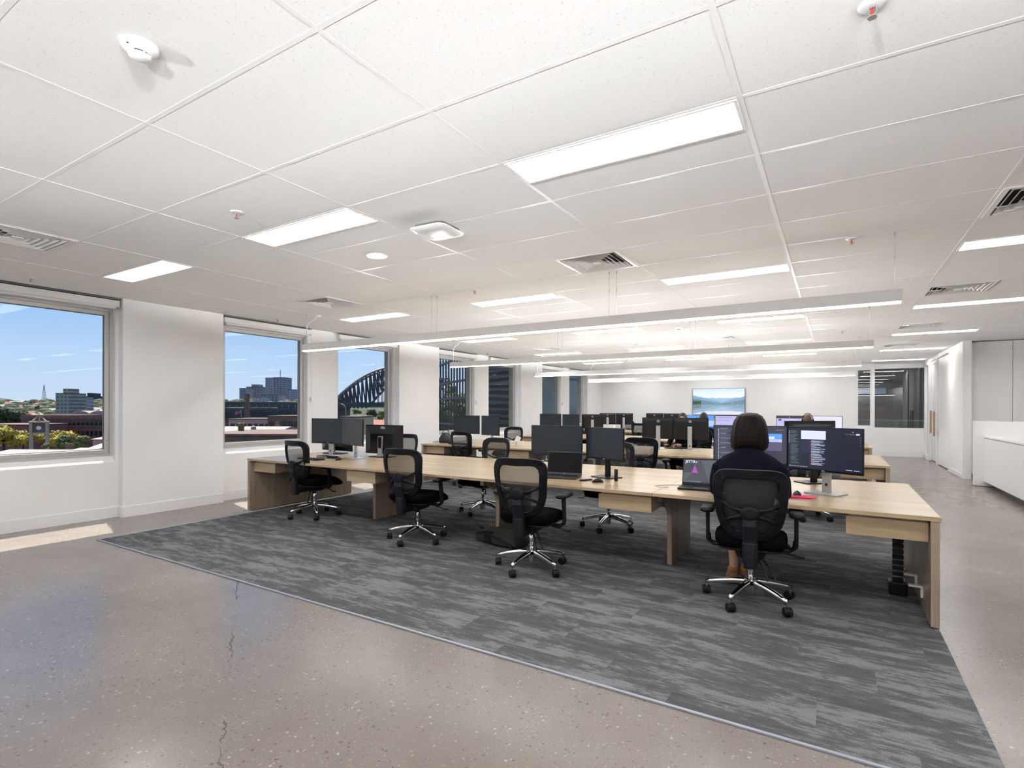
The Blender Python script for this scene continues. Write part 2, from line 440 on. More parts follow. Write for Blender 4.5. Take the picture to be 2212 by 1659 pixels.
# roller blind cassettes over each window
blindlab = ['over the window nearest the clock tower view', 'over the window showing the skyline towers', 'over the window showing the arch bridge', 'over the window with the vertical fins outside',
            'over the window facing the dark rippled facade', 'over the window facing the grey-green facade', 'over the last window before the back wall']
for i, (a, c) in enumerate(openings):
    if i == 0: continue
    t = thing('roller_blind', (XA, (a + c) / 2, 2.735), 0, 'white roller blind cassette ' + blindlab[i - 1], 'blind', 'roller blinds over the windows')
    L = (c - a) / 2 + .02
    MB().box(0.0, .085, -L, L, .005, .088).build('cassette', BLINDW, t, bevel=.004)
    MB().box(.01, .075, -L + .03, L - .03, -.022, .005).build('bottom_bar', BLINDW, t, bevel=.006)
    MB().box(.004, .080, L - .012, L + .002, -.01, .09).build('end_cap', TRIMW, t)
    MB().box(.02, .10, -L, L, .097, .105).build('shadow_strip', ALUD, t)  # dark strip stands in for the shadow line under the ceiling
    if i in (2, 4, 6):
        m = MB(); m.tube([(.03, L + .04, .05), (.03, L + .04, -1.14)], .0025, 5); m.tube([(.045, L + .04, .05), (.045, L + .04, -1.14)], .0025, 5)
        m.build('chain', TRIMW, t)
        MB().box(.002, .06, L + .02, L + .07, -1.19, -1.10).build('chain_tensioner', TRIMW, t, bevel=.006)

# ---- back wall with its two dark panes
wb = MB()
wb.box(-8.2, .57, YB, YB + .15, 0, 2.96); wb.box(.57, 2.33, YB, YB + .15, 0, .84); wb.box(.57, 2.33, YB, YB + .15, 2.70, 2.96); wb.box(2.33, XB + .15, YB, YB + .15, 0, 2.96)
struct('wall_back', wb, WALLW)
bk = MB().box(XA, 2.27, YB - .012, YB, 0, .14)
struct('baseboard_back', bk, TRIMW)
mb = MB(); mb.box(.57, .60, YB + .03, YB + .11, .84, 2.70); mb.box(2.30, 2.33, YB + .03, YB + .11, .84, 2.70); mb.box(.60, 2.30, YB + .03, YB + .11, .84, .87); mb.box(.60, 2.30, YB + .03, YB + .11, 2.68, 2.70); mb.box(.985, 1.06, YB - .01, YB + .11, .84, 2.70)
w = struct('window_9', mb, TRIMW)
mb = MB(); mb.box(.60, .63, YB + .04, YB + .09, .87, 2.68); mb.box(.945, .985, YB + .02, YB + .09, .87, 2.68); mb.box(.63, .945, YB + .04, YB + .09, .87, .93); mb.box(.63, .945, YB + .04, YB + .09, 2.65, 2.68); mb.build('sash', TRIMW, w)
MB().box(.62, .95, YB + .06, YB + .066, .92, 2.66).build('pane', GLASSG, w)
MB().box(1.06, 2.30, YB + .06, YB + .066, .87, 2.68).build('pane', GLASSG, w)
t = thing('roller_blind', (1.45, YB, 2.70), 0, 'white roller blind cassette over the wide dark back window', 'blind', 'roller blinds over the windows')
MB().box(-.38, .84, -.08, 0, .02, .12).build('cassette', BLINDW, t, bevel=.004)
MB().box(-.38, .84, -.05, -.03, -.03, .02).build('bottom_bar', BLINDW, t)

# ---- walls behind and beside the camera
struct('wall_front', MB().box(-8.2, XB + .15, YA - .15, YA, 0, 2.96), WALLW)
struct('wall_far_right', MB().box(XB, XB + .15, YA, YB, 0, 2.96), WALLW)
# ---- partition on the right: pier, sliding door, glazed panel
XP = 2.27
wr = MB()
wr.box(XP, 2.41, 14.25, 15.84, 0, 2.96); wr.box(XP, 2.41, 15.84, YB, 2.76, 2.96); wr.box(XP, 2.41, 17.50, 17.68, 0, 2.76)
wr.box(XP, 2.41, 18.86, 18.98, 0, 2.76); wr.box(XP, 2.41, 18.98, YB, 0, .10); wr.box(XP, 2.41, YB - .12, YB, 0, 2.76); wr.box(XP, 2.41, 18.98, YB, 2.70, 2.76)
wall_right = struct('wall_right', wr, WALLW)
MB().box(XP - .01, XP, 14.25, 15.84, 0, .10).build('skirting', TRIMW, wall_right)
MB().box(XP + .02, 2.4, 15.84, 15.90, 0, 2.76).build('reveal_gap', ALUD, wall_right)
MB().box(2.33, 2.336, 18.98, 19.73, .10, 2.70).build('pane', mat('pale_glass', (.70, .71, .71), .3), wall_right)  # opaque pale grey stands in for brightness behind the glass
d = struct('door_1', MB().box(2.30, 2.345, 15.93, 17.49, .02, 2.75), CABW, bevel=.004)
MB().box(2.298, 2.302, 16.0, 16.006, .02, 2.75).build('groove', ALUD, d)
d2 = struct('door_2', MB().box(2.33, 2.37, 17.69, 18.85, .02, 2.75), mat('pale_glass', (0,0,0)))
mb = MB(); mb.box(2.30, 2.39, 17.68, 17.75, .02, 2.76); mb.box(2.30, 2.39, 18.80, 18.86, .02, 2.76); mb.box(2.3, 2.39, 17.75, 18.80, 2.68, 2.76); mb.build('door_frame', TRIMW, d2)
for y, z0, z1, p in ((18.0, .80, 1.40, d2), (17.44, .74, 1.38, d)):
    h = MB().box(2.185, 2.225, y - .022, y + .022, z0, z1).build('pull_handle', BRONZE, p, bevel=.005)
    m = MB(); 
    for z in (z0 + .1, z1 - .1): m.cyl((2.22, y, z), (2.335, y, z), .010, n=10)
    m.build('standoff', CHROME, p)
MB().box(2.22, 2.32, 14.45, 15.6, 0, 0.002).build('threshold', ALUD, wall_right)
# power plate low on the pier
t = MB().box(XP - .012, XP, 14.42, 14.54, .30, .38).build('power_outlet', TRIMW); tag(t, 'small white power outlet low on the white pier', 'outlet')

# ---- tall white cupboards and island counter
struct('wall_cupboards', MB().box(2.41, XB, 15.06, 15.2, 0, 2.96), WALLW)
cabl = ['tall white cupboard door beside the white pier', 'tall white cupboard second along from the white pier', 'tall white cupboard third along from the white pier']
for i in range(3):
    x0 = 2.415 + .668 * i
    t = thing('tall_cupboard', (x0 + .334, 14.45, 0), 0, cabl[i], 'cupboard', 'tall white kitchen cupboards')
    MB().box(-.334, .334, .03, .60, .10, 2.84).build('body', CABW, t)
    MB().box(-.331, .331, 0, .022, .10, 2.838).build('door', CABW, t, bevel=.002)
    MB().box(-.334, .334, .06, .60, 0, .10).build('kick_board', mat('kick_grey', (.14, .14, .14), .5), t)
t = thing('kitchen_island', (2.247, 13.0, 0), 0, 'white island counter with raised panel end beside the cupboards', 'counter')
MB().box(0, 2.6, 0, .19, .012, 1.214).build('raised_panel', CABW, t, bevel=.004)
MB().box(.125, 1.1, -3.6, -.001, .10, .90).build('body', CABW, t, bevel=.003)
MB().box(.135, 1.09, -3.58, -.002, .90, .912).build('shadow_gap', mat('gap_grey', (.30, .30, .30), .5), t)
MB().box(.118, 1.1, -3.6, -.002, .912, .94).build('counter_top', TRIMW, t, bevel=.003)
MB().box(.25, 1.0, -3.5, -.01, 0, .10).build('kick_board', mat('kick_grey', (.14,.14,.14)), t)

# ================================================================ ceiling grid
XL = lambda k: -0.372 + 1.284 * k
YL = lambda j: 1.317 + 0.642 * j
KX = range(-6, 3); JY = range(-2, 29)
def inroom(x, y): return not (x > 2.41 and y > 15.0)
panels = {}
for m in (-5, -3, -1, 1, 3):
    for r in range(-2, 6):
        j = 2 + 5 * r
        if inroom(XL(m), YL(j)): panels[(m, j)] = 1
diff = {(-5, 0): 'R', (-5, 5): 'R', (-2, 5): 'R', (1, 5): 'L', (1, 10): 'L', (1, 15): 'L', (-2, 15): 'R', (1, 20): 'L', (-5, 15): 'R'}
G2 = .012
tile_me = {}
def tile(w, d):
    k = (round(w, 3), round(d, 3))
    if k not in tile_me: tile_me[k] = MB().box(-w/2, w/2, -d/2, d/2, 0, .013).mesh('ceiling_tile', TILE)
    return tile_me[k]
def put_tile(x0, x1, y0, y1):
    x0 = max(x0, XA + .003) 
    o = link(tile(x1 - x0, y1 - y0), 'ceiling_tile', ceiling); o.location = ((x0 + x1)/2, (y0 + y1)/2, 2.853)
bars_y = MB; barsmat = GRIDW
for k in KX:
    for j in JY:
        x0, x1, y0, y1 = XL(k) + .002, XL(k + 1) - .002, YL(j) + .002, min(YL(j + 1) - .002, YB - .002)
        if not inroom(x0, y0) or y0 > YB: continue
        if (k, j) in panels: y0 += .31
        if (k, j) in diff:
            if diff[(k, j)] == 'R': x1 -= .64
            else: x0 += .64
        put_tile(x0, x1, y0, y1)
for k in list(KX)[1:] + [3]:
    o = MB().box(-.012, .012, 0, (YB if XL(k) < 2.4 else 14.4) - .2, 0, .006).build('grid_bar', GRIDW, ceiling, loc=(XL(k), .2, ZC + .0022))
for j in JY:
    o = MB().box(XA, 3.48 if YL(j) < 14.3 else 2.26, -.012, .012, 0, .0055).build('grid_bar', GRIDW, ceiling, loc=(0, YL(j), ZC + .0026))
plain = MB().box(XL(3), XB, YA, 15.0, 2.853, 2.866); plain.box(XA, XL(3), YA, YL(-2), 2.853, 2.866)
plain.build('plain_ceiling', TILE, ceiling)

# ---- recessed light panels
proto = None
for (m, j) in panels:
    if proto is None:
        t = thing('ceiling_light', (0, 0, 0), 0, 'slim white recessed ceiling light panel, lit', 'light', 'recessed ceiling light panels')
        f = MB(); f.box(-.628, .628, 0, .014, -.003, .05); f.box(-.628, .628, .286, .30, -.003, .05); f.box(-.628, -.614, .014, .286, -.003, .05); f.box(.614, .628, .014, .286, -.003, .05)
        f.build('frame', FIXW, t); MB().box(-.614, .614, .014, .286, .003, .006).build('diffuser', LIGHTM, t)
        proto = t; o = t
    else: o = copy_tree(proto)
    o.location = (XL(m) + .642, YL(j) + .006, ZC)
    o['label'] = 'slim lit ceiling panel, %s, %s' % ({-5: 'window-side line', -3: 'second line from windows', -1: 'third line from windows', 1: 'aisle line', 3: 'kitchen line'}[m],
        ['well behind the bare concrete', 'level with the first bare concrete', 'before the first pendant light', 'just past the first pendant light', 'just past the second pendant light', 'just short of the third pendant light', 'just short of the last pendant light', 'by the back wall'][(j - 2) // 5 + 2])

# ---- square air diffusers
def vane(a, w):
    mb = MB(); s = a - w
    for q in range(4):
        M = Matrix.Rotation(q * PI/2, 4, 'Z')
        P = [(-a, -a, -.004), (a, -a, -.004), (s, -s, .034), (-s, -s, .034)]
        Q = [(-a + .004, -a + .006, -.002), (a - .004, -a + .006, -.002), (s, -s + .004, .036), (-s, -s + .004, .036)]
        mb.loft([[M @ Vector(p) for p in P], [M @ Vector(p) for p in Q]])
    return mb
proto = None
dl = {(-5, 0): 'beside the window wall above the bare concrete', }
for (k, j), side in diff.items():
    if proto is None:
        t = thing('air_diffuser', (0, 0, 0), 0, 'square white louvred air diffuser set in the ceiling grid', 'air vent', 'square ceiling air diffusers')
        f = MB(); f.box(-.31, .31, -.31, -.275, -.002, .05); f.box(-.31, .31, .275, .31, -.002, .05); f.box(-.31, -.275, -.275, .275, -.002, .05); f.box(.275, .31, -.275, .275, -.002, .05)
        f.build('frame', FIXW, t)
        for a in (.262, .216, .170, .124, .078): vane(a, .034).build('vane', FIXW, t)
        MB().box(-.036, .036, -.036, .036, -.006, .0).build('core', FIXW, t)
        MB().box(-.28, .28, -.28, .28, .06, .065).build('duct_plate', SLOT, t)
        proto = t; o = t
    else: o = copy_tree(proto)
    xc = XL(k + 1) - .322 if side == 'R' else XL(k) + .322
    o.location = (xc, YL(j) + .321, ZC)
    o['label'] = 'square louvred ceiling air diffuser %s, %s' % ({-5: 'nearest the windows', -2: 'along the middle of the ceiling', 1: 'over the right-hand aisle'}[k],
        {0: 'over the bare concrete', 5: 'before the first pendant light', 10: 'before the second pendant light', 15: 'before the third pendant light', 20: 'between the third and last pendant lights'}[j])

# ---- sprinklers, detectors, access point, speaker
spr = [(-7.51, 2.23), (-3.70, 2.25), (0.11, 2.24), (-7.60, 5.30), (-3.69, 5.21), (0.12, 5.23), (-7.6, 8.3), (-3.69, 8.25), (0.12, 8.25), (-3.7, 11.3), (.12, 11.3), (-7.6, 11.3), (.12, 14.3), (-3.7, 14.3)]
proto = None
for x, y in spr:
    if proto is None:
        t = thing('sprinkler', (0, 0, 0), 0, 'small ceiling fire sprinkler with red bulb', 'sprinkler', 'ceiling fire sprinklers')
        MB().lathe([(.044, 0), (.044, -.004), (.030, -.007), (.012, -.008)]).build('escutcheon', FIXW, t, smooth=True)
        m = MB(); m.cyl((0, 0, -.005), (0, 0, -.016), .009, n=10); m.tube([(-.012, 0, -.014), (-.013, 0, -.03), (0, 0, -.045)], .002, 6); m.tube([(.012, 0, -.014), (.013, 0, -.03), (0, 0, -.045)], .002, 6); m.cyl((0, 0, -.045), (0, 0, -.048), .015, n=12)
        m.build('deflector', STEEL, t); MB().cyl((0, 0, -.015), (0, 0, -.044), .004, n=8).build('bulb', RED, t)
        proto = t; o = t
    else: o = copy_tree(proto)
    o.location = (x, y, ZC + .003)
    o['label'] = 'small ceiling fire sprinkler %s, %s' % ('by the windows' if x < -6 else 'over the middle' if x < -2 else 'over the aisle end of the desks',
        ['over the bare concrete', 'beside the first pendant light', 'before the second pendant light', 'before the third pendant light', 'past the third pendant light'][min(4, int((y - .7) // 3))])
for (x, y), lab in (((-2.33, 1.02), 'white dome smoke detector on the ceiling before the first light panels'), ((-2.33, 9.44), 'white dome smoke detector beyond the first pendant light')):
    t = thing('smoke_detector', (x, y, ZC + .004), 0, lab, 'smoke detector', 'ceiling smoke detectors')
    MB().lathe([(.065, 0), (.065, -.012), (.055, -.022), (.042, -.03)]).build('base', FIXW, t, smooth=True)
    MB().lathe([(.030, -.028), (.030, -.040)]).build('vent_slot', SLOT, t)
    MB().lathe([(.040, -.040), (.038, -.046), (.025, -.052), (.001, -.053)]).build('cap', FIXW, t, smooth=True)
    m = MB()
    for q in range(6): a = q * PI/3; m.cyl((.036*math.cos(a), .036*math.sin(a), -.026), (.036*math.cos(a), .036*math.sin(a), -.042), .003, n=6)
    m.build('rib', FIXW, t); MB().ell((.02, -.05, -.024), (.004, .004, .003), 8, 6).build('indicator', SLOT, t)
t = thing('wireless_access_point', (-2.68, 3.27, ZC + .004), R(3), 'white rounded square wireless access point hung under the ceiling', 'access point')
MB().prism(rrect(.28, .28, .05), 2, -.022, 0).build('mount', mat('mount_grey', (.12, .12, .12), .6), t)
rr = lambda w, z: [(p[0], p[1], z) for p in rrect(w, w, w*.2)]
MB().loft([rr(.30, -.018), rr(.34, -.026), rr(.33, -.036), rr(.22, -.050), rr(.10, -.054)]).build('shell', FIXW, t, smooth=True)
t = thing('ceiling_speaker', (-3.64, 3.57, ZC + .004), 0, 'flat round white speaker grille flush in the ceiling', 'speaker')
MB().lathe([(.10, 0), (.10, -.006), (.092, -.008)], n=28).build('rim', FIXW, t); MB().lathe([(.09, -.002), (.088, -.006), (.001, -.007)], n=28).build('grille', TRIMW, t)
t = thing('occupancy_sensor', (-3.58, 4.23, ZC + .004), 0, 'tiny white round sensor near the flat ceiling speaker', 'sensor')
MB().lathe([(.03, 0), (.03, -.004), (.02, -.008)]).build('rim', FIXW, t); MB().ell((0, 0, -.008), (.015, .015, .012), 10, 6).build('lens', TRIMW, t)

# ---- pendant strip lights over the desk rows, plus added uplights and an unseen pendant
va = list(range(0, 181, 2)); cd = []
for a in va:
    th = 180 - a
    if th >= 90: cd.append(0.0)
    else:
        f = 1.0 / max(math.cos(R(min(th, 79))), .01) ** 3.6
        if th > 81: f *= max(0.0, (88 - th) / 7.0)
        cd.append(max(0.0, f))
ies = bpy.data.texts.new('ceiling_fill_spread')
ies.write('IESNA:LM-63-2002\nTILT=NONE\n1 -1 1 %d 1 1 2 0 0 0\n1 1 0\n%s\n0\n%s\n' % (len(va), ' '.join(map(str, va)), ' '.join('%.3f' % c for c in cd)))
FILL_UPLAMP = bpy.data.lights.new('ceiling_fill_lamp', 'POINT'); FILL_UPLAMP.energy = LUP; FILL_UPLAMP.shadow_soft_size = .02; FILL_UPLAMP.color = (.965, .985, 1.0)
FILL_UPLAMP.use_nodes = True
_t = FILL_UPLAMP.node_tree; _e = _t.nodes.get('Emission') or _t.nodes.new('ShaderNodeEmission')
_i = _t.nodes.new('ShaderNodeTexIES'); _i.mode = 'INTERNAL'; _i.ies = ies
_t.links.new(_i.outputs[0], _e.inputs['Strength'])
LUMY = [5.23, 8.83, 12.5, 16.1, -0.1]  # last one is an unseen pendant added behind the camera for ceiling light
ll = ['long white pendant strip light over the first desk row, by the bare concrete', 'long white pendant strip light over the second desk row', 'long white pendant strip light over the third desk row', 'long white pendant strip light over the last desk row by the back wall', 'added unseen pendant strip light behind the camera, brightening the ceiling']
proto = None
for y, lab in zip(LUMY, ll):
    if proto is None:
        t = thing('pendant_light', (0, 0, 0), 0, lab, 'light', 'pendant strip lights')
        MB().box(-3.655, 3.655, -.035, .035, .012, .108).build('housing', FIXW, t)
        MB().box(-3.65, 3.65, -.030, .030, 0, .012).build('diffuser', STRIPM, t)
        MB().box(-3.660, -3.655, -.035, .035, 0.0, .108).build('end_cap', FIXW, t); MB().box(3.655, 3.660, -.035, .035, .02, .108).build('end_cap', FIXW, t)
        for x in (-3.60, -1.17, -1.08, 1.20, 1.28, 3.61):
            w = MB().cyl((x, 0, .106), (x, 0, .5675), .0016, n=5).build('suspension_wire', STEEL, t)
            m = MB(); m.cyl((x, 0, .545), (x, 0, .569), .006, n=8); m.cyl((x, 0, .36), (x, 0, .385), .004, n=8); m.build('gripper', STEEL, w)
        pts = [(-3.6, .004, .11), (-3.6, .01, .38), (-3.59, .05, .45), (-3.57, .12, .49), (-3.57, .16, .545)]
        MB().tube(pts, .004, 6).build('power_cord', TRIMW, t)
        MB().lathe([(.045, .569), (.045, .555), (.03, .54), (.008, .535)], c=(-3.57, .18, 0)).build('ceiling_rose', FIXW, t, smooth=True)
        # wide upward point lamps are added over each pendant to brighten the ceiling
        proto = t; o = t
    else: o = copy_tree(proto); o['label'] = lab
    o.location = (-3.20 if y > 1 else -0.5, y, 2.283)
    dim = {5.23: .52, 8.83: .34, 12.5: .34, 16.1: .40}.get(y, 1.35)      # added upward light set per row to even out the ceiling
    lamp = FILL_UPLAMP.copy(); lamp.energy = LUP * dim
    for q in range(5):
        li = bpy.data.objects.new('ceiling_fill_lamp', lamp); col.objects.link(li); li.parent = o
        li.location = (-2.25 + 1.29 * q, 0, .125)

# ---- carpet with its metal edge strip
t = thing('carpet', (-3.105, 2.59, 0), 0, 'streaky grey carpet under all the desk rows, metal edge strip', 'carpet')
MB().box(-3.685, 3.688, 0, 15.6, .0005, .009).build('pile', CARPET, t)
ES = mat('edge_strip', (.42, .45, .52), .35, metal=.6)
MB().box(-3.70, 3.695, -.016, 0.0, .0005, .011).build('edge_strip', ES, t, bevel=.002)
MB().box(-3.70, -3.685, 0, 15.6, .0005, .011).build('edge_strip', ES, t, bevel=.002)
# ================================================================ bench desks
DT = 0.728          # desk top height
ROWY = [5.26, 8.86, 12.52, 16.12]
MODX = [0.585 - 1.8725 * i for i in range(5)]
DX0, DX1 = MODX[4], MODX[0]
def leg_profile(sgn_gap=0):
    # y,z outline of the inner leg, flared towards both desk edges at the top
    pts = [(-.36, 0), (.36, 0), (.36, .40)]
    for i in range(1, 7): t = i/6; pts.append((.36 + .30*(1 - math.cos(t*PI/2)), .40 + .215*math.sin(t*PI/2)))
    pts += [(.66, .660), (-.66, .660)]
    for i in range(6, 0, -1): t = i/6; pts.append((-.36 - .30*(1 - math.cos(t*PI/2)), .40 + .215*math.sin(t*PI/2)))
    pts.append((-.36, .40)); return pts
def drawer(parent, x0, x1, side):
    """side -1: user at -y"""
    ya, yb = (-.835, -.33) if side < 0 else (.33, .835)
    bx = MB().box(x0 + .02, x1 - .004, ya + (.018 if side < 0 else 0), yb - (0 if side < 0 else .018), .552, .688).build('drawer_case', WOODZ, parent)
    fy = (ya, ya + .018) if side < 0 else (yb - .018, yb)
    MB().box(x0, x1 - .002, fy[0], fy[1], .548, .676).build('drawer', WOODD, parent, bevel=.0015)
rowlab = ['light oak bench desk nearest the bare concrete floor', 'light oak bench desk, second row from the bare concrete', 'light oak bench desk, third row from the bare concrete', 'light oak bench desk in the last row by the back wall']
desk_proto = None
for y, lab in zip(ROWY, rowlab):
    if desk_proto is None:
        t = thing('bench_desk', (0, 0, 0), 0, lab, 'desk', 'bench desk rows')
        for i in range(4):
            MB().box(MODX[i+1] + (.0015 if i < 3 else -.004), MODX[i] - (.0015 if i > 0 else -.004), -.905, .905, .700, DT).build('desktop', WOODX, t, bevel=.0015)
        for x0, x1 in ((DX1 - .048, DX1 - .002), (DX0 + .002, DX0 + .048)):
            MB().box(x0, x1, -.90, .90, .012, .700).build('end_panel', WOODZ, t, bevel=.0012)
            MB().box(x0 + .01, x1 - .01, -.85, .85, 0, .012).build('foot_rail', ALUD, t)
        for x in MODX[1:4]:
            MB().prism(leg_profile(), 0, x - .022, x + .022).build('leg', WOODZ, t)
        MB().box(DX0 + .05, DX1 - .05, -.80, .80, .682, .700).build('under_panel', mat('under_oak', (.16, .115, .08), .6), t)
        MB().box(DX0 + .05, DX1 - .05, -.10, .10, .60, .615).build('cable_tray', ALUD, t)
        for s in (-1, 1):
            drawer(t, MODX[0] - .515, MODX[0] - .05, s); drawer(t, MODX[1] - .50, MODX[1] - .025, s)
            drawer(t, MODX[3] + .025, MODX[3] + .50, s); drawer(t, MODX[4] + .05, MODX[4] + .515, s)
        for yy in (-.52, -.22):
            m = MB(); m.box(DX1 - .13, DX1 - .048, yy - .02, yy + .02, .16, .172); m.box(DX1 - .06, DX1 - .048, yy - .02, yy + .02, .09, .172); m.build('bracket', TRIMW, t)
        desk_proto = t; o = t
    else: o = copy_tree(desk_proto); o['label'] = lab
    o.location = (0, y, .0095)
# on the carpet the desktop ends up at DT + .009
ZT = DT + .0095
# flexible cable spine hanging at the desk end
t = thing('cable_spine', (.42, 5.06, .009), 0, 'black segmented cable spine hanging under the desk end', 'cable')
for i in range(13):
    z = .10 + i * .043
    MB().box(-.035, .035, -.028, .028, z, z + .034).build('link', BLACKP, t, bevel=.006)
    MB().box(.034, .044, -.008, .008, z + .008, z + .02).build('clip', PAPER, t)
MB().box(-.06, .06, -.06, .06, 0, .10).build('weight', BLACKP, t, bevel=.01)

# ================================================================ office chair
def chair_back_pt(u, v):
    """u across (-1..1 of half width), v up 0..1 -> x,y,z"""
    hw = .205 + .045 * min(1, v * 1.25) if v < .8 else .250
    x = u * hw
    z = .505 + .505 * v
    y = -.235 - .055 * v - .06 * max(0, v - .35) + .075 * (u * u) - .035 * math.sin(PI * min(1, v * 1.1))
    return Vector((x, y, z))
def outline(k, n=44):
    """rounded outline in (u,v): k=0 outer, k=1 inner"""
    pts = []
    cu, cv = 0.0, 0.5
    for i in range(n):
        a = 2 * PI * i / n
        c, s = math.cos(a), math.sin(a)
        p = 5.5 if s > 0 else 3.0
        r = (abs(c) ** p + abs(s) ** p) ** (-1 / p)
        u, v = r * c, r * s
        if k: 
            u *= .76; v = v * (.77 if v > 0 else .84)
            if v > .70 and abs(u) < .62: v -= .035 * math.cos(abs(u) / .62 * PI / 2) 
        pts.append((u, .5 + .5 * v))
    return pts
def make_chair():
    t = thing('office_chair', (0, 0, 0), 0, 'chair', 'chair', 'office chairs')
    # five-star base
    for q in range(5):
        a = q * 2 * PI / 5 - PI / 2
        M = Matrix.Rotation(a, 4, 'Z')
        rings = []
        for i in range(9):
            s = i / 8; r = .022 + .295 * s
            z = .150 - .052 * s ** 1.6; w = .026 - .009 * s; h = .021 - .008 * s
            if i == 8: h = .016; w = .016
            prof = [(-w, -h), (-w * .8, h * .5), (-w * .4, h), (w * .4, h), (w * .8, h * .5), (w, -h)]
            rings.append([M @ Vector((r, p, z + zz)) for p, zz in prof])
        MB().loft(rings).build('base_arm', CHROME, t, smooth=True)
        c = M @ Vector((.312, 0, 0)); sw = a + (.9, -.5, 2.1, .3, -1.2)[q]
        W = Matrix.Translation(c) @ Matrix.Rotation(sw, 4, 'Z')
        m = MB()
        for sy in (-1, 1): m.tube([W @ Vector((.012, sy * .006, .033)), W @ Vector((.012, sy * .022, .033)), W @ Vector((.012, sy * .027, .033))], [.033, .033, .028], 18)
        m.tube([W @ Vector((.012, -.008, .033)), W @ Vector((.012, .008, .033))], .012, 8)
        rg = []
        for i in range(7):
            b_ = R(-10 + 35 * i); rg.append([W @ Vector((.012 + (.0345 if k < 2 else .026) * math.cos(b_), (-.0055, .0055, .0055, -.0055)[k], .033 + (.0345 if k < 2 else .026) * math.sin(b_))) for k in range(4)])
        m.loft(rg)
        ca = m.build('caster', RUBBER, t, smooth=False)
        MB().cyl(W @ Vector((0, 0, .055)), W @ Vector((0, 0, .098)), .008, n=10).build('stem', CHROME, ca)
    MB().lathe([(.016, .050), (.024, .055), (.030, .105), (.036, .120), (.036, .165), (.030, .172)]).build('hub', CHROME, t, smooth=True)
    m = MB(); m.cyl((0, 0, .165), (0, 0, .36), .024, n=18); m.build('gas_column', CHROME, t, smooth=True)
    # mechanism
    m = MB(); m.loft([[(x * s, y * s - .02, z) for x, y in rrect(.20, .30, .03)] for s, z in ((.62, .335), (.9, .355), (1, .385), (1.05, .415))])
    m.box(-.05, .05, -.27, -.1, .345, .395)
    m.build('mechanism', BLACKP, t)
    # seat cushion
    rings = []
    for i in range(13):
        s = i / 12; y = -.235 + .515 * s
        w = .245 * (1 - .16 * abs(2 * s - 1.05) ** 3.2)
        th = .064 * (1 - .55 * max(0, (abs(2*s - 1) - .55) / .45) ** 2)
        zc = .472 - .035 * max(0, s - .62) ** 1.5 * 6 + .012 * max(0, .2 - s) * 5
        n = 20; ring_ = []
        for j in range(n):
            a = 2 * PI * j / n; c, sn = math.cos(a), math.sin(a)
            p = 3.0; r = (abs(c) ** p + abs(sn) ** p) ** (-1 / p)
            ring_.append((w * r * c, y, zc + th * r * sn + (.012 * (r * c) ** 2 if sn > 0 else 0)))
        rings.append(ring_)
    MB().loft(rings).build('seat', FABRIC, t, smooth=True)
    MB().loft([[(x * s, y * s + .02, z) for x, y in rrect(.44, .45, .08)] for s, z in ((.86, .405), (1, .418), (1, .430))]).build('seat_pan', BLACKP, t)
    # back frame ring
    no = outline(0); ni = outline(1); n = len(no)
    m = MB()
    def lay(pl, dy): return [chair_back_pt(u, v) + Vector((0, dy, 0)) for u, v in pl]
    A, B, C_, D = lay(no, .0), lay(no, -.030), lay(ni, -.032), lay(ni, .004)
    b0 = len(m.v); m.v += [tuple(p) for L in (A, B, C_, D) for p in L]
    for i in range(n):
        k = (i + 1) % n
        for L in range(4): m.f.append((b0 + L*n + i, b0 + L*n + k, b0 + ((L+1) % 4)*n + k, b0 + ((L+1) % 4)*n + i)); m.m.append(0)
    m.build('back_frame', FRAMEP, t, smooth=False, bevel=.007)
    # mesh web
    m = MB(); ctr = [chair_back_pt(0, .5)]
    rings = [[chair_back_pt(u * f, .5 + (v - .5) * f) + Vector((0, .0, 0)) for u, v in [(a * 1.06, .5 + (b_ - .5) * 1.06) for a, b_ in ni]] for f in (1, .66, .33, .05)]
    m.loft(rings, cap=False); m.poly(rings[-1]); m.build('mesh_web', MESHF, t, smooth=True)
    # rear brace: oval hub with four arms, upright spine, lower cover
    hub = chair_back_pt(0, .40) + Vector((0, -.040, 0))
    m = MB(); m.lathe([(.060, -.016), (.064, -.008), (.064, .006), (.056, .014), (.036, .017), (.001, .0175)], n=24, M=Matrix.Translation(hub) @ Matrix.Rotation(PI/2, 4, 'X'), sx=1, sy=.82)
    m.build('brace_hub', FRAMEP, t, smooth=True)
    for su in (-1, 1):
        for u, v, r0, r1 in ((.86, .55, .017, .013), (.90, .215, .017, .012)):
            e_ = chair_back_pt(su * u, v) + Vector((0, -.018, 0)); s_ = hub + Vector((su * .03, 0, .012 if v > .4 else -.012))
            mid = (s_ + e_) / 2 + Vector((0, -.012, -.016 if v > .4 else .010))
            MB().tube([s_, mid, e_], [r0, (r0 + r1)/2 * .8, r1], 8).build('brace_arm', FRAMEP, t, smooth=True)
    rings = []
    for z, y, w, d in ((.712, hub.y + .005, .042, .012), (.62, hub.y - .002, .046, .016), (.52, -.300, .048, .018), (.495, -.296, .048, .019)):
        rings.append([(-w, y + d, z), (-w, y - d * .4, z), (-w * .7, y - d, z), (w * .7, y - d, z), (w, y - d * .4, z), (w, y + d, z)])
    MB().loft(rings).build('spine', SPINEP, t)
    rings = []
    for z, y, w, d in ((.500, -.300, .050, .026), (.44, -.296, .050, .030), (.34, -.285, .044, .034), (.318, -.280, .040, .030)):
        rings.append([(-w, y + d, z), (-w, y - d * .4, z), (-w * .7, y - d, z), (w * .7, y - d, z), (w, y - d * .4, z), (w, y + d, z)])
    MB().loft(rings).build('spine_cover', SPINEP, t, bevel=.006)
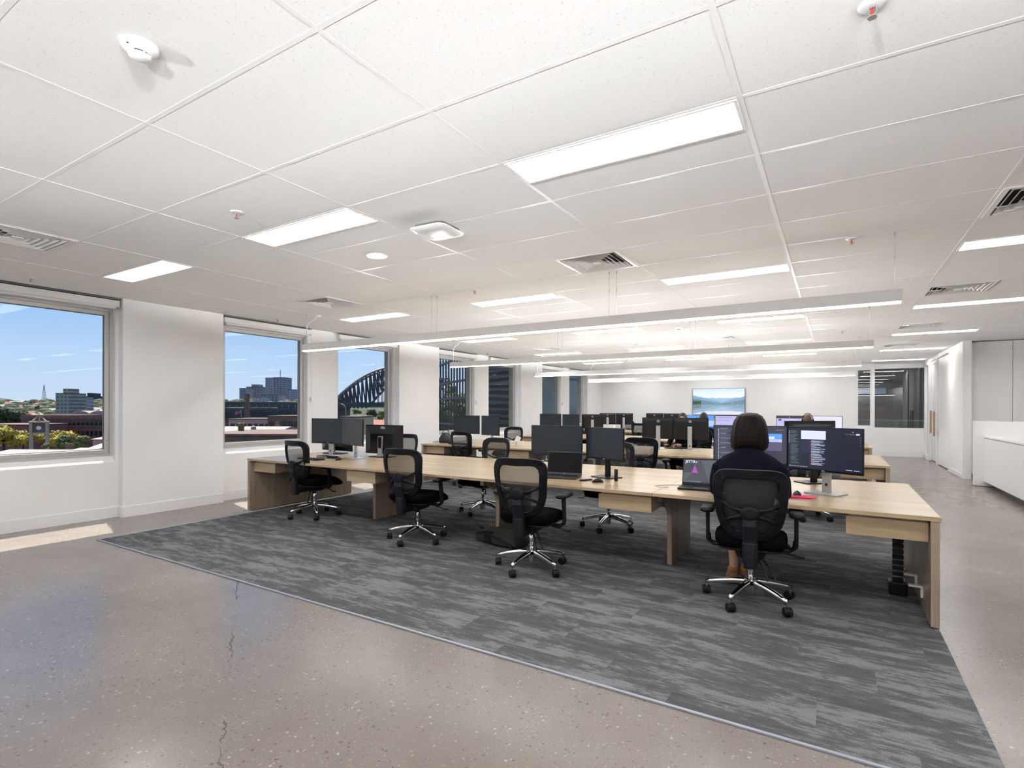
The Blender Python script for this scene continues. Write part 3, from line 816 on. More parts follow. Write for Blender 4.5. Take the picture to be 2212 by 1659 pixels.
    # armrests
    for sx_ in (-1, 1):
        a = bpy.data.objects.new('armrest', None); 
        m = MB()
        m.tube([(sx_ * .12, .03, .40), (sx_ * .26, .03, .395), (sx_ * .292, .03, .42), (sx_ * .297, .022, .47)], [.016, .017, .018, .018], 8)
        m.loft([[(sx_ * (.300) + p[0], .02 - .03 * k + p[1], z) for p in rrect(.026, .055, .008, 2)] for k, z in ((0, .43), (.5, .56), (1, .655))])
        ar = m.build('armrest', BLACKP, t)
        rings = []
        for s_, z in ((.75, .650), (1, .657), (1, .674), (.86, .686), (.5, .690)):
            rings.append([(sx_ * .300 + p[0] * s_, .015 + p[1] * (s_ + 1) / 2, z) for p in rrect(.095, .255, .040, 4)])
        MB().loft(rings).build('arm_pad', BLACKP, ar, smooth=True)
    # levers
    for p0, p1, p2 in (((.06, -.06, .37), (.12, -.12, .30), (.165, -.155, .225)), ((.03, -.08, .37), (.085, -.14, .29), (.115, -.18, .215))):
        MB().tube([p0, p1, p2], [.007, .006, .008], 6).build('lever', BLACKP, t)
    m = MB(); m.tube([(.1, .02, .40), (.24, .04, .372), (.30, .05, .355)], [.006, .006, .004], 6); m.cb((.325, .055, .348), (.055, .03, .010)); m.build('lever', BLACKP, t)
    return t
chair0 = make_chair(); chair_used = [False]
def chair(x, y, head, label, base=-90):
    """head: compass of the sitter's view in degrees, 90 = +Y"""
    o = chair0 if not chair_used[0] else copy_tree(chair0)
    chair_used[0] = True
    o.location = (x, y, .009 if y < 18.1 else 0); o.rotation_euler.z = R(head - 90); o['label'] = label
    for ch in o.children:
        if ch.name.split('.')[0] in ('base_arm', 'caster', 'hub'): ch.rotation_euler.z = R(base + 90) - R(head - 90)
    return o
C1 = chair(-5.86, 4.64, 87, 'black mesh office chair at the first desk row, nearest the window wall', -105)
C2 = chair(-3.86, 4.39, 95, 'black mesh office chair at the first desk row, between the window end and the backpack', -84)
C3 = chair(-2.31, 4.15, 97, 'black mesh office chair with the backpack beside its base', -93)
C4 = chair(-0.53, 4.29, 96, 'black mesh office chair that the woman in navy sits in', -108)
chair(-5.86, 6.12, 270, 'black mesh office chair across the desk from the one by the windows')
chair(-4.10, 6.00, 262, 'black mesh office chair facing the bare concrete across an empty stretch of desk')
chair(-2.30, 6.02, 275, 'black mesh office chair hidden behind the pair of dark screens of the first row')
chair(-0.72, 6.12, 268, 'black mesh office chair across the desk from the woman in navy')
chair(-5.72, 7.95, 86, 'black mesh office chair at the second row, beside the black handbag')
chair(-2.42, 7.86, 93, 'black mesh office chair at the second row before the badged monitor backs')
chair(-0.35, 7.92, 90, 'black mesh office chair at the second row behind the angled monitor back')
chair(-6.15, 9.92, 268, 'black mesh office chair behind the tissue box, facing the bare concrete')
P1C = chair(-2.40, 10.18, 270, 'black mesh office chair under the person behind the badged monitors')
chair(-6.02, 11.55, 93, 'black mesh office chair at the third row, window end')
P2C = chair(-2.33, 11.42, 90, 'black mesh office chair under the person facing the blue screen')
P3C = chair(-0.43, 11.30, 90, 'black mesh office chair under the person with headphones')
chair(-5.75, 13.6, 272, 'black mesh office chair across the third row, window end')
chair(-3.95, 13.62, 268, 'black mesh office chair across the third row, middle station')
chair(-6.30, 15.1, 92, 'black mesh office chair at the last row, window end')
chair(-4.75, 15.12, 88, 'black mesh office chair at the last row, middle station')
chair(-6.0, 17.15, 268, 'black mesh office chair beyond the last row, window end')
# ================================================================ screens and desk things
def emat(name, c, s=1.0):
    if name in MATS: return MATS[name]
    return mat(name, (0.01, 0.01, 0.012), .3, emit=c, es=s)
def lit(name, c): return emat(name, c, 1.0)
E_DARK = lit('ui_dark', (.012, .014, .030)); E_NAVY = lit('ui_navy', (.016, .026, .06)); E_SLATE = lit('ui_slate', (.040, .042, .065)); E_PANEL = lit('ui_panel', (.012, .024, .032))
E_TEXT = lit('ui_text', (.42, .45, .58)); E_DIM = lit('ui_dim', (.13, .145, .20)); E_WHITE = lit('ui_white', (.66, .70, .92)); E_LAV = lit('ui_lavender', (.46, .45, .74)); E_PALE = lit('ui_pale', (.70, .69, .82))
E_RED = lit('ui_pink', (.50, .12, .16)); E_BLUE = lit('ui_blue', (.06, .20, .62)); E_SKY = lit('ui_skyblue', (.10, .32, .78)); E_HAZE = lit('ui_haze', (.42, .52, .76)); E_SAND = lit('ui_sand', (.10, .095, .17)); E_SEA = lit('ui_sea', (.10, .20, .40))
E_GREY = lit('ui_grey', (.055, .065, .09)); E_GREYD = lit('ui_greydark', (.032, .034, .045)); E_MAG = lit('ui_magenta', (.42, .03, .40)); E_VIO = lit('ui_violet', (.26, .04, .46))

def wtext(txt, size, m, parent, M, name='lettering', extrude=0.0004, bold=0.0):
    me = text_mesh(txt, size, extrude, bold); me.materials.clear(); me.materials.append(m)
    o = link(me, name, parent); o.matrix_local = M; return o
def ui(parent, w, h, zb, y, rects):
    """flat print on a screen: rects (u0,v0,u1,v1,material[,points]) with v down from the top"""
    by = {}
    for r in rects: by.setdefault(r[4].name, []).append(r)
    for k, (nm, rs) in enumerate(by.items()):
        m = MB()
        for i, r in enumerate(rs):
            yy = y - .0003 - .0002 * r[5] if len(r) > 5 else y - .0003
            P = lambda u, v: (-w/2 + u * w, yy, zb + h - v * h)
            m.quad(P(r[0], r[3]), P(r[2], r[3]), P(r[2], r[1]), P(r[0], r[1]))
        m.build('screen_print', MATS[nm], parent)
FRONTM = lambda x, y, z: Matrix.Translation((x, y, z)) @ Matrix.Rotation(PI/2, 4, 'X')
BACKM = lambda x, y, z: Matrix.Translation((x, y, z)) @ Matrix.Rotation(PI, 4, 'Z') @ Matrix.Rotation(PI/2, 4, 'X')

def monitor(x, y, yaw, w, h, zb, label, screen=None, stand='silver', back='plain', group='desk monitors', basew=.26, based=.20, neckz=None, z0=None):
    t = thing('monitor', (x, y, ZT if z0 is None else z0), R(yaw), label, 'monitor', group)
    dpt = .018
    m = MB(); m.box(-w/2, w/2, -.008, dpt - .008, zb, zb + h)
    if back == 'wedge':
        a, b_ = (w/2 - .004, zb + .012, zb + h - .012), (w/2 * .60, zb + h * .17, zb + h * .70)
        R0 = [(-a[0], .010, a[1]), (a[0], .010, a[1]), (a[0], .010, a[2]), (-a[0], .010, a[2])]
        R1 = [(-b_[0], .060, b_[1]), (b_[0], .060, b_[1]), (b_[0], .060, b_[2]), (-b_[0], .060, b_[2])]
        m.loft([R0, R1])
    else:
        R0 = [(p[0], .009, zb + h * .5 + p[1]) for p in rrect(w * .96, h * .95, .02, 3)]
        R1 = [(p[0], .028, zb + h * .48 + p[1]) for p in rrect(w * .80, h * .74, .03, 3)]
        m.loft([R0, R1])
        if back == 'vent':
            for i in range(3): m.box(-w * .46, w * .46, .010, .020, zb + h * (.88 + .035 * i), zb + h * (.895 + .035 * i))
    m.build('housing', MONBACK if back != 'plain' else MONB, t, bevel=.002)
    sm = screen if screen else SCREENOFF
    bz, ch = .008, .018
    MB().box(-w/2 + bz, w/2 - bz, -.0092, -.008, zb + ch, zb + h - bz).build('screen', sm, t)
    st = {'silver': SILVER, 'black': BLACKP}[stand]
    nz = neckz or (zb + h * .62)
    if back == 'wedge':
        m = MB(); m.loft([[(-.06, .075, .010), (.06, .075, .010), (.06, .10, .010), (-.06, .10, .010)], [(-.035, .068, .06), (.035, .068, .06), (.035, .095, .06), (-.035, .095, .06)], [(-.042, .066, nz), (.042, .066, nz), (.042, .088, nz), (-.042, .088, nz)]]); m.build('stand_neck', SILVER, t)
        MB().box(-.028, .028, .088, .093, zb + .06, nz - .015).build('neck_channel', BLACKP, t)
    else:
        m = MB()
        m.box(-.036, .036, .040, .056, .010, nz); m.box(-.03, .03, .027, .042, zb + h * .38, nz - .01)
        nk = m.build('stand_neck', st, t, bevel=.004)
        if stand == 'silver':
            MB().lathe([(.012, 0), (.012, .0185)], n=14, M=Matrix.Translation((0, .0575, .075)) @ Matrix.Rotation(PI/2, 4, 'X')).build('cable_hole', SLOT, nk)
    MB().prism([(p[0], p[1] + .03) for p in rrect(basew, based, .015, 3)], 2, .0, .010).build('stand_base', st if back != 'wedge' else BLACKP, t, bevel=.002)
    wtext('DELL', .013, LOGO, t, FRONTM(0, -.0090, zb + .0095), bold=.0004)
    if back == 'badge':
        m = MB(); n = 24
        for i in range(n):
            a0, a1 = 2*PI*i/n, 2*PI*(i+1)/n
            m.quad(*[(r * math.cos(a), .0300, zb + h * .83 + r * math.sin(a)) for r, a in ((.024, a0), (.024, a1), (.0195, a1), (.0195, a0))])
        m.build('logo_ring', LOGO, t)
        wtext('DELL', .0155, LOGO, t, BACKM(0, .0303, zb + h * .83), bold=.0007)
    if back == 'wedge':
        wtext('DELL', .040, LOGO, t, BACKM(0, .0245, zb + h * .905) @ Matrix.Rotation(-R(25), 4, 'X'), bold=.0016)
    return t

# ---- first row, woman's pair
t = monitor(-.075, 5.05, -26, .60, .365, .180, 'wide lit monitor with chat text on dark, on silver stand', screen=E_DARK)
rc = [(.0, .0, .19, .93, E_PANEL, 0), (.0, .93, 1, 1, E_DARK, 0), (.19, .28, .52, .62, E_NAVY, 0), (.19, .06, .535, .27, E_WHITE, 1)]
random.seed(3)
for i in range(34):
    v = .07 + .0245 * i
    if i not in (3, 13, 25, 31): rc.append((.025 if i < 13 else .04, v, .05 + random.uniform(.05, .115), v + .010, E_DIM, 2))
    if i < 13: rc.append((.008, v, .018, v + .012, E_TEXT, 2))
v = .30
for i in range(10):
    for j in range(random.choice((2, 2, 3))):
        rc.append((.335, v, .335 + random.uniform(.06, .20), v + .011, E_TEXT, 2)); v += .019
    rc.append((.315, v - .03, .326, v - .016, E_RED, 2)); v += .014
for i in range(12): rc.append((.012 + .023 * i, .945, .024 + .023 * i, .965, E_TEXT, 2))
rc += [(.78, .11, .83, .122, E_DIM, 2), (.845, .108, .857, .125, E_TEXT, 2), (.87, .108, .882, .125, E_TEXT, 2), (.895, .108, .905, .125, E_TEXT, 2), (.925, .10, .97, .133, E_WHITE, 2), (.88, .055, .895, .07, E_WHITE, 2), (.80, .945, .88, .958, E_TEXT, 2), (.90, .945, .97, .962, E_TEXT, 2)]
for i in range(4): rc.append((.975, .18 + .06 * i, .987, .197 + .06 * i, E_DIM, 2))
ui(t, .60 - .016, .365 - .026, .198, -.0092, rc)
t = monitor(-.645, 5.13, 8, .60, .345, .205, 'lit monitor with message list and beach photo behind the seated woman', screen=E_SLATE)
rc = [(.72, .19, .94, .66, E_SKY, 1), (.72, .34, .94, .42, E_HAZE, 2), (.72, .42, .94, .66, E_SAND, 2), (.76, .27, .84, .33, E_PALE, 2)]
for i in range(26):
    v = .06 + .034 * i
    rc.append((.055, v, .068, v + .018, E_WHITE if i % 3 else E_TEXT, 2)); rc.append((.085, v, .085 + random.uniform(.08, .20), v + .011, E_TEXT if i % 4 == 0 else E_DIM, 2))
for i in range(5): rc.append((.86 + .02 * i, .085, .87 + .02 * i, .098, E_TEXT, 2))
ui(t, .584, .319, .223, -.0092, rc)
t = thing('webcam', (-.545, 5.145, ZT + .550), R(8), 'small black ball webcam clipped on the message list monitor', 'webcam')
MB().box(-.022, .022, -.016, .02, .0005, .012).build('clip', BLACKP, t); MB().cyl((0, 0, .012), (0, 0, .022), .006, n=8).build('neck', BLACKP, t)
MB().ell((0, 0, .043), (.024, .022, .024)).build('body', BLACKP, t, smooth=True); MB().cyl((0, -.0205, .043), (0, -.024, .043), .008, n=12).build('lens', SCREENOFF, t)
t = monitor(-.20, 5.80, 180 + 44, .56, .36, .225, 'black monitor back with ribbed top, turned away behind the chat monitor', back='vent', stand='black')
# ---- first row, dark pair with the black stand
monitor(-2.54, 5.10, 4, .585, .325, .190, 'wide switched-off monitor behind the open dark laptop', stand='black')
monitor(-1.985, 5.07, -24, .53, .325, .180, 'switched-off monitor on black stand, turned beside the wide one', stand='black')
# ---- first row, window end
monitor(-6.27, 5.20, 6, .64, .365, .180, 'switched-off monitor on silver stand at the window end of the first row')
monitor(-5.70, 5.14, -14, .58, .365, .180, 'switched-off monitor turned beside the one at the window end')
monitor(-5.52, 5.56, 182, .70, .415, .040, 'big old monitor with angled black back and large letters', back='wedge', basew=.34, based=.22)
monitor(-6.55, 5.60, 178, .70, .415, .040, 'big old monitor back mostly hidden behind the window-end pair', back='wedge', basew=.34, based=.22)
# ---- second row
monitor(-6.37, 8.72, 4, .61, .37, .180, 'switched-off monitor at the second row beside the handbag')
monitor(-5.79, 8.72, -12, .50, .385, .165, 'squarer switched-off monitor with pale frame at the second row')
monitor(-2.60, 9.16, 180 + 10, .55, .365, .180, 'round-badged monitor back, its silver stand half hidden by a chair', back='badge')
monitor(-2.055, 9.14, 180 - 4, .58, .365, .180, 'round-badged monitor back with silver stand in clear view', back='badge', neckz=.40)
# ---- third row
monitor(-6.32, 12.34, 4, .60, .37, .185, 'switched-off monitor at the third row, window end')
monitor(-5.74, 12.34, -10, .52, .37, .180, 'switched-off bluish monitor beside the window-end one of the third row')
monitor(-5.36, 12.85, 200, .55, .37, .180, 'dark monitor back peeking out beside the third-row window-end pair', back='badge')
def wall_screen(t, w, h, zb):
    ui(t, w - .016, h - .026, zb + .018, -.0092, [(0, 0, 1, .35, E_SKY, 1), (0, .35, 1, .7, E_HAZE, 1), (.35, .1, .65, .5, E_SEA, 2)])
t = monitor(-2.57, 12.34, 3, .60, .37, .190, 'lit blue desktop screen beyond the round-badged monitors', screen=E_BLUE); wall_screen(t, .60, .37, .190)
t = monitor(-1.95, 12.34, -2, .60, .37, .190, 'lit pale lavender screen beyond the seated woman', screen=E_LAV)
ui(t, .584, .344, .208, -.0092, [(.05, .14, .6, .16, E_DIM, 1), (.05, .3, .5, .32, E_DIM, 1), (0, .0, 1, .035, E_SLATE, 1)])
t = monitor(-.75, 12.34, 6, .58, .37, .190, 'lit lavender screen with dark top bar before the headphones wearer', screen=E_LAV)
ui(t, .564, .344, .208, -.0092, [(0, 0, 1, .14, E_SLATE, 1), (.06, .18, .16, .28, E_GREY, 1), (.4, .05, .43, .09, E_WHITE, 2), (.2, .2, .7, .22, E_PALE, 1)])
t = monitor(-.16, 12.34, -10, .60, .37, .190, 'lit white document screen before the headphones wearer', screen=E_PALE)
ui(t, .584, .344, .208, -.0092, [(.55, .30, .70, .325, E_SEA, 1), (.1, .5, .6, .515, E_DIM, 1), (.1, .56, .5, .575, E_DIM, 1)])
# ---- last row, backs
monitor(-6.40, 16.62, 180 + 20, .52, .37, .180, 'round-badged bluish monitor back at the last row, nearest the windows', back='badge')
monitor(-5.83, 16.62, 178, .58, .37, .180, 'round-badged monitor back with upright silver stand at the last row', back='badge')
monitor(-4.84, 16.62, 184, .53, .37, .185, 'round-badged monitor back in the last row, third from the windows', back='badge')
monitor(-4.29, 16.62, 178, .54, .37, .180, 'round-badged monitor back in the last row, fourth from the windows', back='badge')

# ---- laptops
def laptop(x, y, yaw, w, d, label, screen, lid=104, body=BLACKP):
    t = thing('laptop', (x, y, ZT), R(yaw), label, 'laptop', 'laptops on the desks')
    MB().prism(rrect(w, d, .012, 3), 2, .001, .017).build('base', body, t, bevel=.002)
    m = MB(); 
    for r in range(5):
        for c in range(13): m.box(-w*.43 + c*w*.0664, -w*.43 + c*w*.0664 + w*.055, -d*.02 + r*d*.085, -d*.02 + r*d*.085 + d*.066, .017, .0185)
    m.build('keys', KEYS, t); MB().box(-w*.15, w*.15, -d*.44, -d*.14, .017, .0175).build('touchpad', mat('pad_grey', (.06, .06, .065), .3), t)
    hgt = d * .96; M = Matrix.Translation((0, d/2 - .004, .016)) @ Matrix.Rotation(-R(lid - 90), 4, 'X')
    lid_ = MB().box(-w/2, w/2, 0, .007, .002, hgt, M).build('lid', body, t, bevel=.0015)
    MB().box(-w/2 + .007, w/2 - .007, -.0006, 0, .022, hgt - .012, M).build('screen', screen, t)
    return t, M, w - .014, hgt - .034, .022
t, M, w, h, zb = laptop(-.985, 4.80, 4, .37, .25, 'open laptop with magenta triangle on its lit screen', E_GREY)
def lq(pts, m, k): MB().poly([M @ Vector((-w/2 + u * w, -.0008 - .0003 * k, zb + h - v * h)) for u, v in pts]).build('screen_print', m, t)
lq([(.0, 1), (.2, .62), (.36, .0), (.42, 0), (.62, .92), (.62, 1)], E_GREYD, 0)
lq([(.0, .0), (.34, .0), (.18, .58), (.0, .58)], E_PANEL, 0)
lq([(.215, .58), (.27, .24), (.36, .58)], E_MAG, 1); lq([(.30, .58), (.285, .34), (.36, .58)], E_VIO, 2)
lq([(0, .92), (1, .92), (1, 1), (0, 1)], E_NAVY, 1)
for i in range(12): lq([(.02 + .035*i, .945), (.036 + .035*i, .945), (.036 + .035*i, .975), (.02 + .035*i, .975)], E_TEXT, 2)
wtext('JSTTR', .034, E_WHITE, t, M @ Matrix.Translation((-w * .335, -.0012, zb + h * .90)) @ Matrix.Rotation(PI/2, 4, 'X'), bold=.0008, extrude=.0001)
lq([(.30, .065), (.335, .10), (.30, .14)], E_WHITE, 2)
t, M, w, h, zb = laptop(-2.36, 4.84, 10, .37, .25, 'open dark laptop with blank screen below the wide monitor', SCREENBLK, lid=102, body=mat('laptop_grey', (.05, .05, .053), .35, metal=.4))
wtext('hp', .014, LOGO, t, M @ Matrix.Translation((0, -.0006, .012)) @ Matrix.Rotation(PI/2, 4, 'X'), extrude=.0001)

# ---- small things on the first row
def keyboard(x, y, yaw, label, w=.44, d=.13):
    t = thing('keyboard', (x, y, ZT), R(yaw), label, 'keyboard', 'keyboards on the desks')
    MB().prism(rrect(w, d, .01, 2), 2, .0005, .016).build('case', BLACKP, t, bevel=.003)
    m = MB()
    for r in range(5):
        for c in range(18): m.box(-w*.47 + c*w*.0525, -w*.47 + c*w*.0525 + w*.045, -d*.42 + r*d*.17, -d*.42 + r*d*.17 + d*.135, .016, .020)
    m.build('keys', KEYS, t); return t
def mouse(x, y, yaw, label, z=0):
    t = thing('mouse', (x, y, ZT + z), R(yaw), label, 'mouse', 'computer mice')
    rings = []
    for i in range(9):
        s = i/8; yy = -.055 + .11*s; ww = .031*math.sin(PI*(.12 + .76*s))**.6; hh = .036*math.sin(PI*(.15 + .72*(1 - s)))**.8
        rings.append([(ww*math.cos(a), yy, .0008 + (hh*math.sin(a) if math.sin(a) > 0 else 0)) for a in [2*PI*j/14 for j in range(14)]])
    MB().loft(rings).build('shell', BLACKP, t, smooth=True)
    MB().cyl((-.004, .025, .031), (.004, .025, .031), .008, n=10).build('wheel', mat('wheel_grey', (.15, .15, .15), .5), t); return t
keyboard(-6.05, 4.73, -4, 'black keyboard at the window end of the first row')
mouse(-5.66, 4.86, 20, 'black mouse beside the window-end keyboard')
mouse(-1.915, 4.72, -30, 'black mouse before the black monitor stand')
t = thing('docking_station', (-6.05, 5.0, ZT), R(3), 'flat black docking box below the window-end monitors', 'dock')
MB().prism(rrect(.34, .09, .01, 2), 2, .0005, .028).build('case', BLACKP, t, bevel=.003); MB().box(-.165, .04, -.046, -.0445, .008, .022).build('front_panel', SILVER, t)
t = thing('marker_pen', (-2.05, 4.75, ZT), R(60), 'black marker pen lying on the desk beside the mouse', 'pen')
MB().cyl((-.07, 0, .0085), (.04, 0, .0085), .008, n=12).build('barrel', BLACKP, t, smooth=True); MB().cyl((.04, 0, .0085), (.075, 0, .0085), .0085, .007, 12).build('cap', mat('cap_dark', (.03, .03, .035), .3), t)
t = thing('spray_bottle', (-1.80, 4.90, ZT), 0, 'slim black cylinder bottle with silver top standing on desk', 'bottle')
MB().lathe([(.017, .0005), (.018, .003), (.018, .108), (.016, .110)]).build('body', BLACKP, t, smooth=True); MB().lathe([(.015, .109), (.015, .125), (.012, .130), (.001, .131)]).build('cap', CHROME, t, smooth=True)
t = thing('mouse_pad', (-.235, 4.79, ZT), R(10), 'pink gel mouse pad with wrist rest', 'mouse pad')
MB().prism([(.115*math.cos(2*PI*i/28), .105*math.sin(2*PI*i/28)) for i in range(28)], 2, .0004, .005).build('mat', PINK, t)
rings = [[(-.10 + .18*s, -.075 + .022*math.cos(a), .005 + (.016*(1 - (2*s - 1)**4)*math.sin(a) if math.sin(a) > 0 else 0)) for a in [2*PI*j/10 for j in range(10)]] for s in [i/10 for i in range(11)]]
MB().loft(rings).build('wrist_rest', PINK, t, smooth=True)
mouse(-.255, 4.83, 5, 'black mouse on the pink pad', z=.005)
keyboard(-.60, 4.72, 3, 'black keyboard under the hands of the seated woman', w=.40)
t = thing('cable', (-1.25, 4.9, ZT), 0, 'thin pale laptop cable curled on the oak desktop', 'cable')
MB().tube([(.06, .02, .003), (0, .0, .003), (-.08, -.05, .003), (-.13, -.14, .003), (-.08, -.2, .003), (.0, -.18, .003)], .002, 6).build('cord', mat('cord_beige', (.45, .36, .28), .5), t)
# ---- second row
t = thing('handbag', (-6.72, 8.48, ZT), R(10), 'slouched black handbag on the second row by the windows', 'bag')
rings = []
for s, z in ((.9, .001), (1.0, .03), (.94, .09), (.72, .15), (.40, .185), (.2, .19)):
    rings.append([(.15*s*math.cos(a)*(1 + .07*math.sin(5*a + z*40)), .09*s*math.sin(a)*(1 + .09*math.cos(4*a + z*30)), z + .01*math.sin(3*a)) if z > .01 else (.15*s*math.cos(a), .09*s*math.sin(a), z) for a in [2*PI*j/22 for j in range(22)]])
MB().loft(rings).build('body', mat('bag_leather', (.015, .015, .017), .4, bump=.3, nscale=60), t, smooth=True)
MB().tube([(-.09, 0, .16), (-.06, .02, .24), (0, .03, .265), (.06, .02, .24), (.09, 0, .16)], .007, 8).build('handle', BLACKP, t, smooth=True)
MB().tube([(-.15, -.02, .02), (-.22, -.03, .008), (-.28, -.01, .007)], .006, 6).build('strap', BLACKP, t)
t = thing('tissue_box', (-5.08, 8.55, ZT), R(14), 'white tissue box with a tissue pulled up, on second row', 'tissue box')
MB().box(-.12, .12, -.06, .06, .0005, .085).build('carton', mat('carton', (.72, .71, .66), .7), t, bevel=.002)
MB().box(-.012, .012, -.0605, .0605, .0006, .0856).build('carton_band', mat('carton_band', (.46, .47, .42), .7), t)
m = MB(); m.loft([[(-.05, -.01, .084), (.05, -.012, .084), (.05, .012, .084), (-.05, .01, .084)], [(-.03, -.016, .13), (.07, -.02, .125), (.072, .01, .127), (-.028, .012, .132)], [(.0, -.006, .185), (.075, -.010, .155), (.076, .0, .157), (.002, .004, .187)]]); m.build('tissue', PAPER, t)
keyboard(-6.2, 8.25, 2, 'black keyboard before the squarer monitor of the second row')
keyboard(-2.35, 9.42, 182, 'black keyboard behind the round-badged monitors', w=.42)
t = thing('drinking_glass', (-2.78, 8.30, ZT), 0, 'clear drinking glass on the second row behind a chair back', 'glass')
GL2 = glassmat('tumbler_glass', (.86, .87, .88), 2.0)
MB().lathe([(.030, .001), (.036, .11), (.034, .11), (.028, .006)]).build('tumbler', GL2, t, smooth=True)
t = thing('phone', (-1.62, 9.2, ZT), R(20), 'dark desk speaker puck at the second row edge', 'speaker')
MB().lathe([(.06, .0005), (.065, .02), (.055, .06), (.03, .085), (.001, .09)]).build('body', mat('olive_black', (.02, .022, .016), .6), t, smooth=True); MB().lathe([(.02, .085), (.018, .092)]).build('button', BLACKP, t)
t = thing('wooden_tray', (.32, 11.75, ZT), R(5), 'small pale timber wedge stand at the third row corner', 'stand')
MB().prism([(-.12, .0005), (.12, .0005), (.12, .02), (.02, .075), (-.03, .08)], 1, -.05, .05).build('wedge', WOODD, t); MB().box(-.15, -.11, -.02, .02, .0005, .03).build('stopper', BLACKP, t)
t = thing('desk_phone', (-6.35, 12.0, ZT), R(10), 'black desk phone at the third row by the windows', 'phone')
MB().prism([(-.09, .0005), (.09, .0005), (.09, .06), (-.09, .02)], 0, -.10, .10).build('base', BLACKP, t); MB().box(-.095, -.045, -.09, .09, .035, .075).build('handset', BLACKP, t, bevel=.01)
t = thing('storage_box', (-6.05, 15.9, ZT), R(4), 'plain white box standing on the last desk row', 'box')
MB().box(-.15, .15, -.1, .1, .0005, .15).build('carton', PAPER, t, bevel=.003); MB().box(-.153, .153, -.103, .103, .15, .168).build('lid', PAPER, t, bevel=.003)

# ---- backpack on the carpet
t = thing('backpack', (-2.98, 4.72, .0095), R(-8), 'charcoal grey backpack lying on the carpet by the desk leg', 'backpack')
CHAR = mat('charcoal_cloth', (.028, .028, .031), .85, bump=.4, nscale=300)
rings = []
for i in range(12):
    s = i/11; x = -.29 + .56*s; w_ = .155*math.sin(PI*(.14 + .72*s))**.55; hh = (.165 if s < .35 else .165 - .06*(s - .35))*math.sin(PI*(.16 + .66*s))**.5
    rings.append([(x, w_*(abs(math.cos(a))**.7)*(1 if math.cos(a) > 0 else -1), max(0, hh/2 + hh/2*(abs(math.sin(a))**.7)*(1 if math.sin(a) > 0 else -1) + .006*math.sin(9*s + 3*a))) for a in [2*PI*j/20 for j in range(20)]])
MB().loft(rings).build('body', CHAR, t, smooth=True)
MB().box(-.13, -.02, -.165, .0, .03, .145).build('pocket', BLACKP, t, bevel=.02, seg=3)
MB().tube([(-.22, -.125, .11), (-.10, -.165, .14), (.05, -.16, .11), (.2, -.13, .05), (.26, -.15, .012)], .012, 8).build('strap', BLACKP, t, smooth=True)
MB().tube([(-.27, -.03, .10), (-.32, .0, .13), (-.27, .04, .11)], .008, 8).build('handle', BLACKP, t, smooth=True)
# clear mat of plastic wrapping left under the desk
# ---- wall television
t = thing('television', (-3.51, 19.85, 1.686), 0, 'wall television showing a mountain lake on the back wall', 'television')
MB().box(-.875, .875, -.055, -.02, -.475, .475).build('housing', mat('tv_grey', (.10, .105, .11), .3, metal=.5), t, bevel=.003)
MB().box(-.30, .30, -.02, -.001, -.2, .2).build('wall_bracket', BLACKP, t)
def tvmat():
    m, tt, p = nmat('lake_picture'); g = G(tt)
    tc_ = g.n('ShaderNodeTexCoord'); s = g.n('ShaderNodeSeparateXYZ'); g.l(tc_.outputs['Object'], s.inputs[0])
    u = s.outputs['X']; v = s.outputs['Z']
    av = g.math('ABSOLUTE', g.math('ADD', v, .10))          # mirrored about the waterline
    cx = g.n('ShaderNodeCombineXYZ'); g.l(u, cx.inputs[0])
    def ridge(seed, sc, base, amp, slope):
        mp_ = g.n('ShaderNodeMapping'); mp_.inputs['Location'].default_value = (seed, 0, 0); g.l(cx.outputs[0], mp_.inputs[0])
        n = g.noise(mp_.outputs[0], sc, 5, .6)
        h_ = g.math('ADD', g.math('ADD', g.math('MULTIPLY', g.math('SUBTRACT', n, .5), amp), base), g.math('MULTIPLY', g.math('ABSOLUTE', g.math('ADD', u, -.12)), slope))
        return g.math('LESS_THAN', av, h_)
    sky = g.ramp(g.math('ADD', v, .0), [(0.05, (.80, .78, .86)), (0.30, (.70, .76, .92)), (0.47, (.50, .68, .93))])
    c = g.mix(ridge(1.3, 2.6, .22, .20, .06), sky, (.30, .48, .66))
    c = g.mix(ridge(5.1, 2.0, .10, .14, .22), c, (.20, .36, .52))
    c = g.mix(ridge(9.7, 3.5, .03, .12, .19), c, (.12, .23, .33))
    tree = g.math('MULTIPLY', ridge(3.0, 22, .13, .10, 0), g.math('LESS_THAN', u, -.58))
    c = g.mix(tree, c, (.03, .07, .04))
    spr = g.math('MULTIPLY', g.math('LESS_THAN', av, .06), g.math('GREATER_THAN', g.noise(tc_.outputs['Object'], 14, 3), .60))
    c = g.mix(g.math('MULTIPLY', spr, .7), c, (.38, .40, .16))
    c = g.mix(g.math('MULTIPLY', g.math('LESS_THAN', v, -.10), .35), c, (.38, .48, .58))
    p.inputs['Base Color'].default_value = (.01, .01, .01, 1); p.inputs['Roughness'].default_value = .25
    g.l(c, p.inputs['Emission Color']); p.inputs['Emission Strength'].default_value = 1.0
    return m
MB().box(-.862, .862, -.057, -.055, -.455, .462).build('screen', tvmat(), t)
MB().box(-.40, .45, -.085, -.02, -.56, -.49).build('sound_bar', mat('bar_pale', (.45, .44, .43), .5), t, bevel=.01)

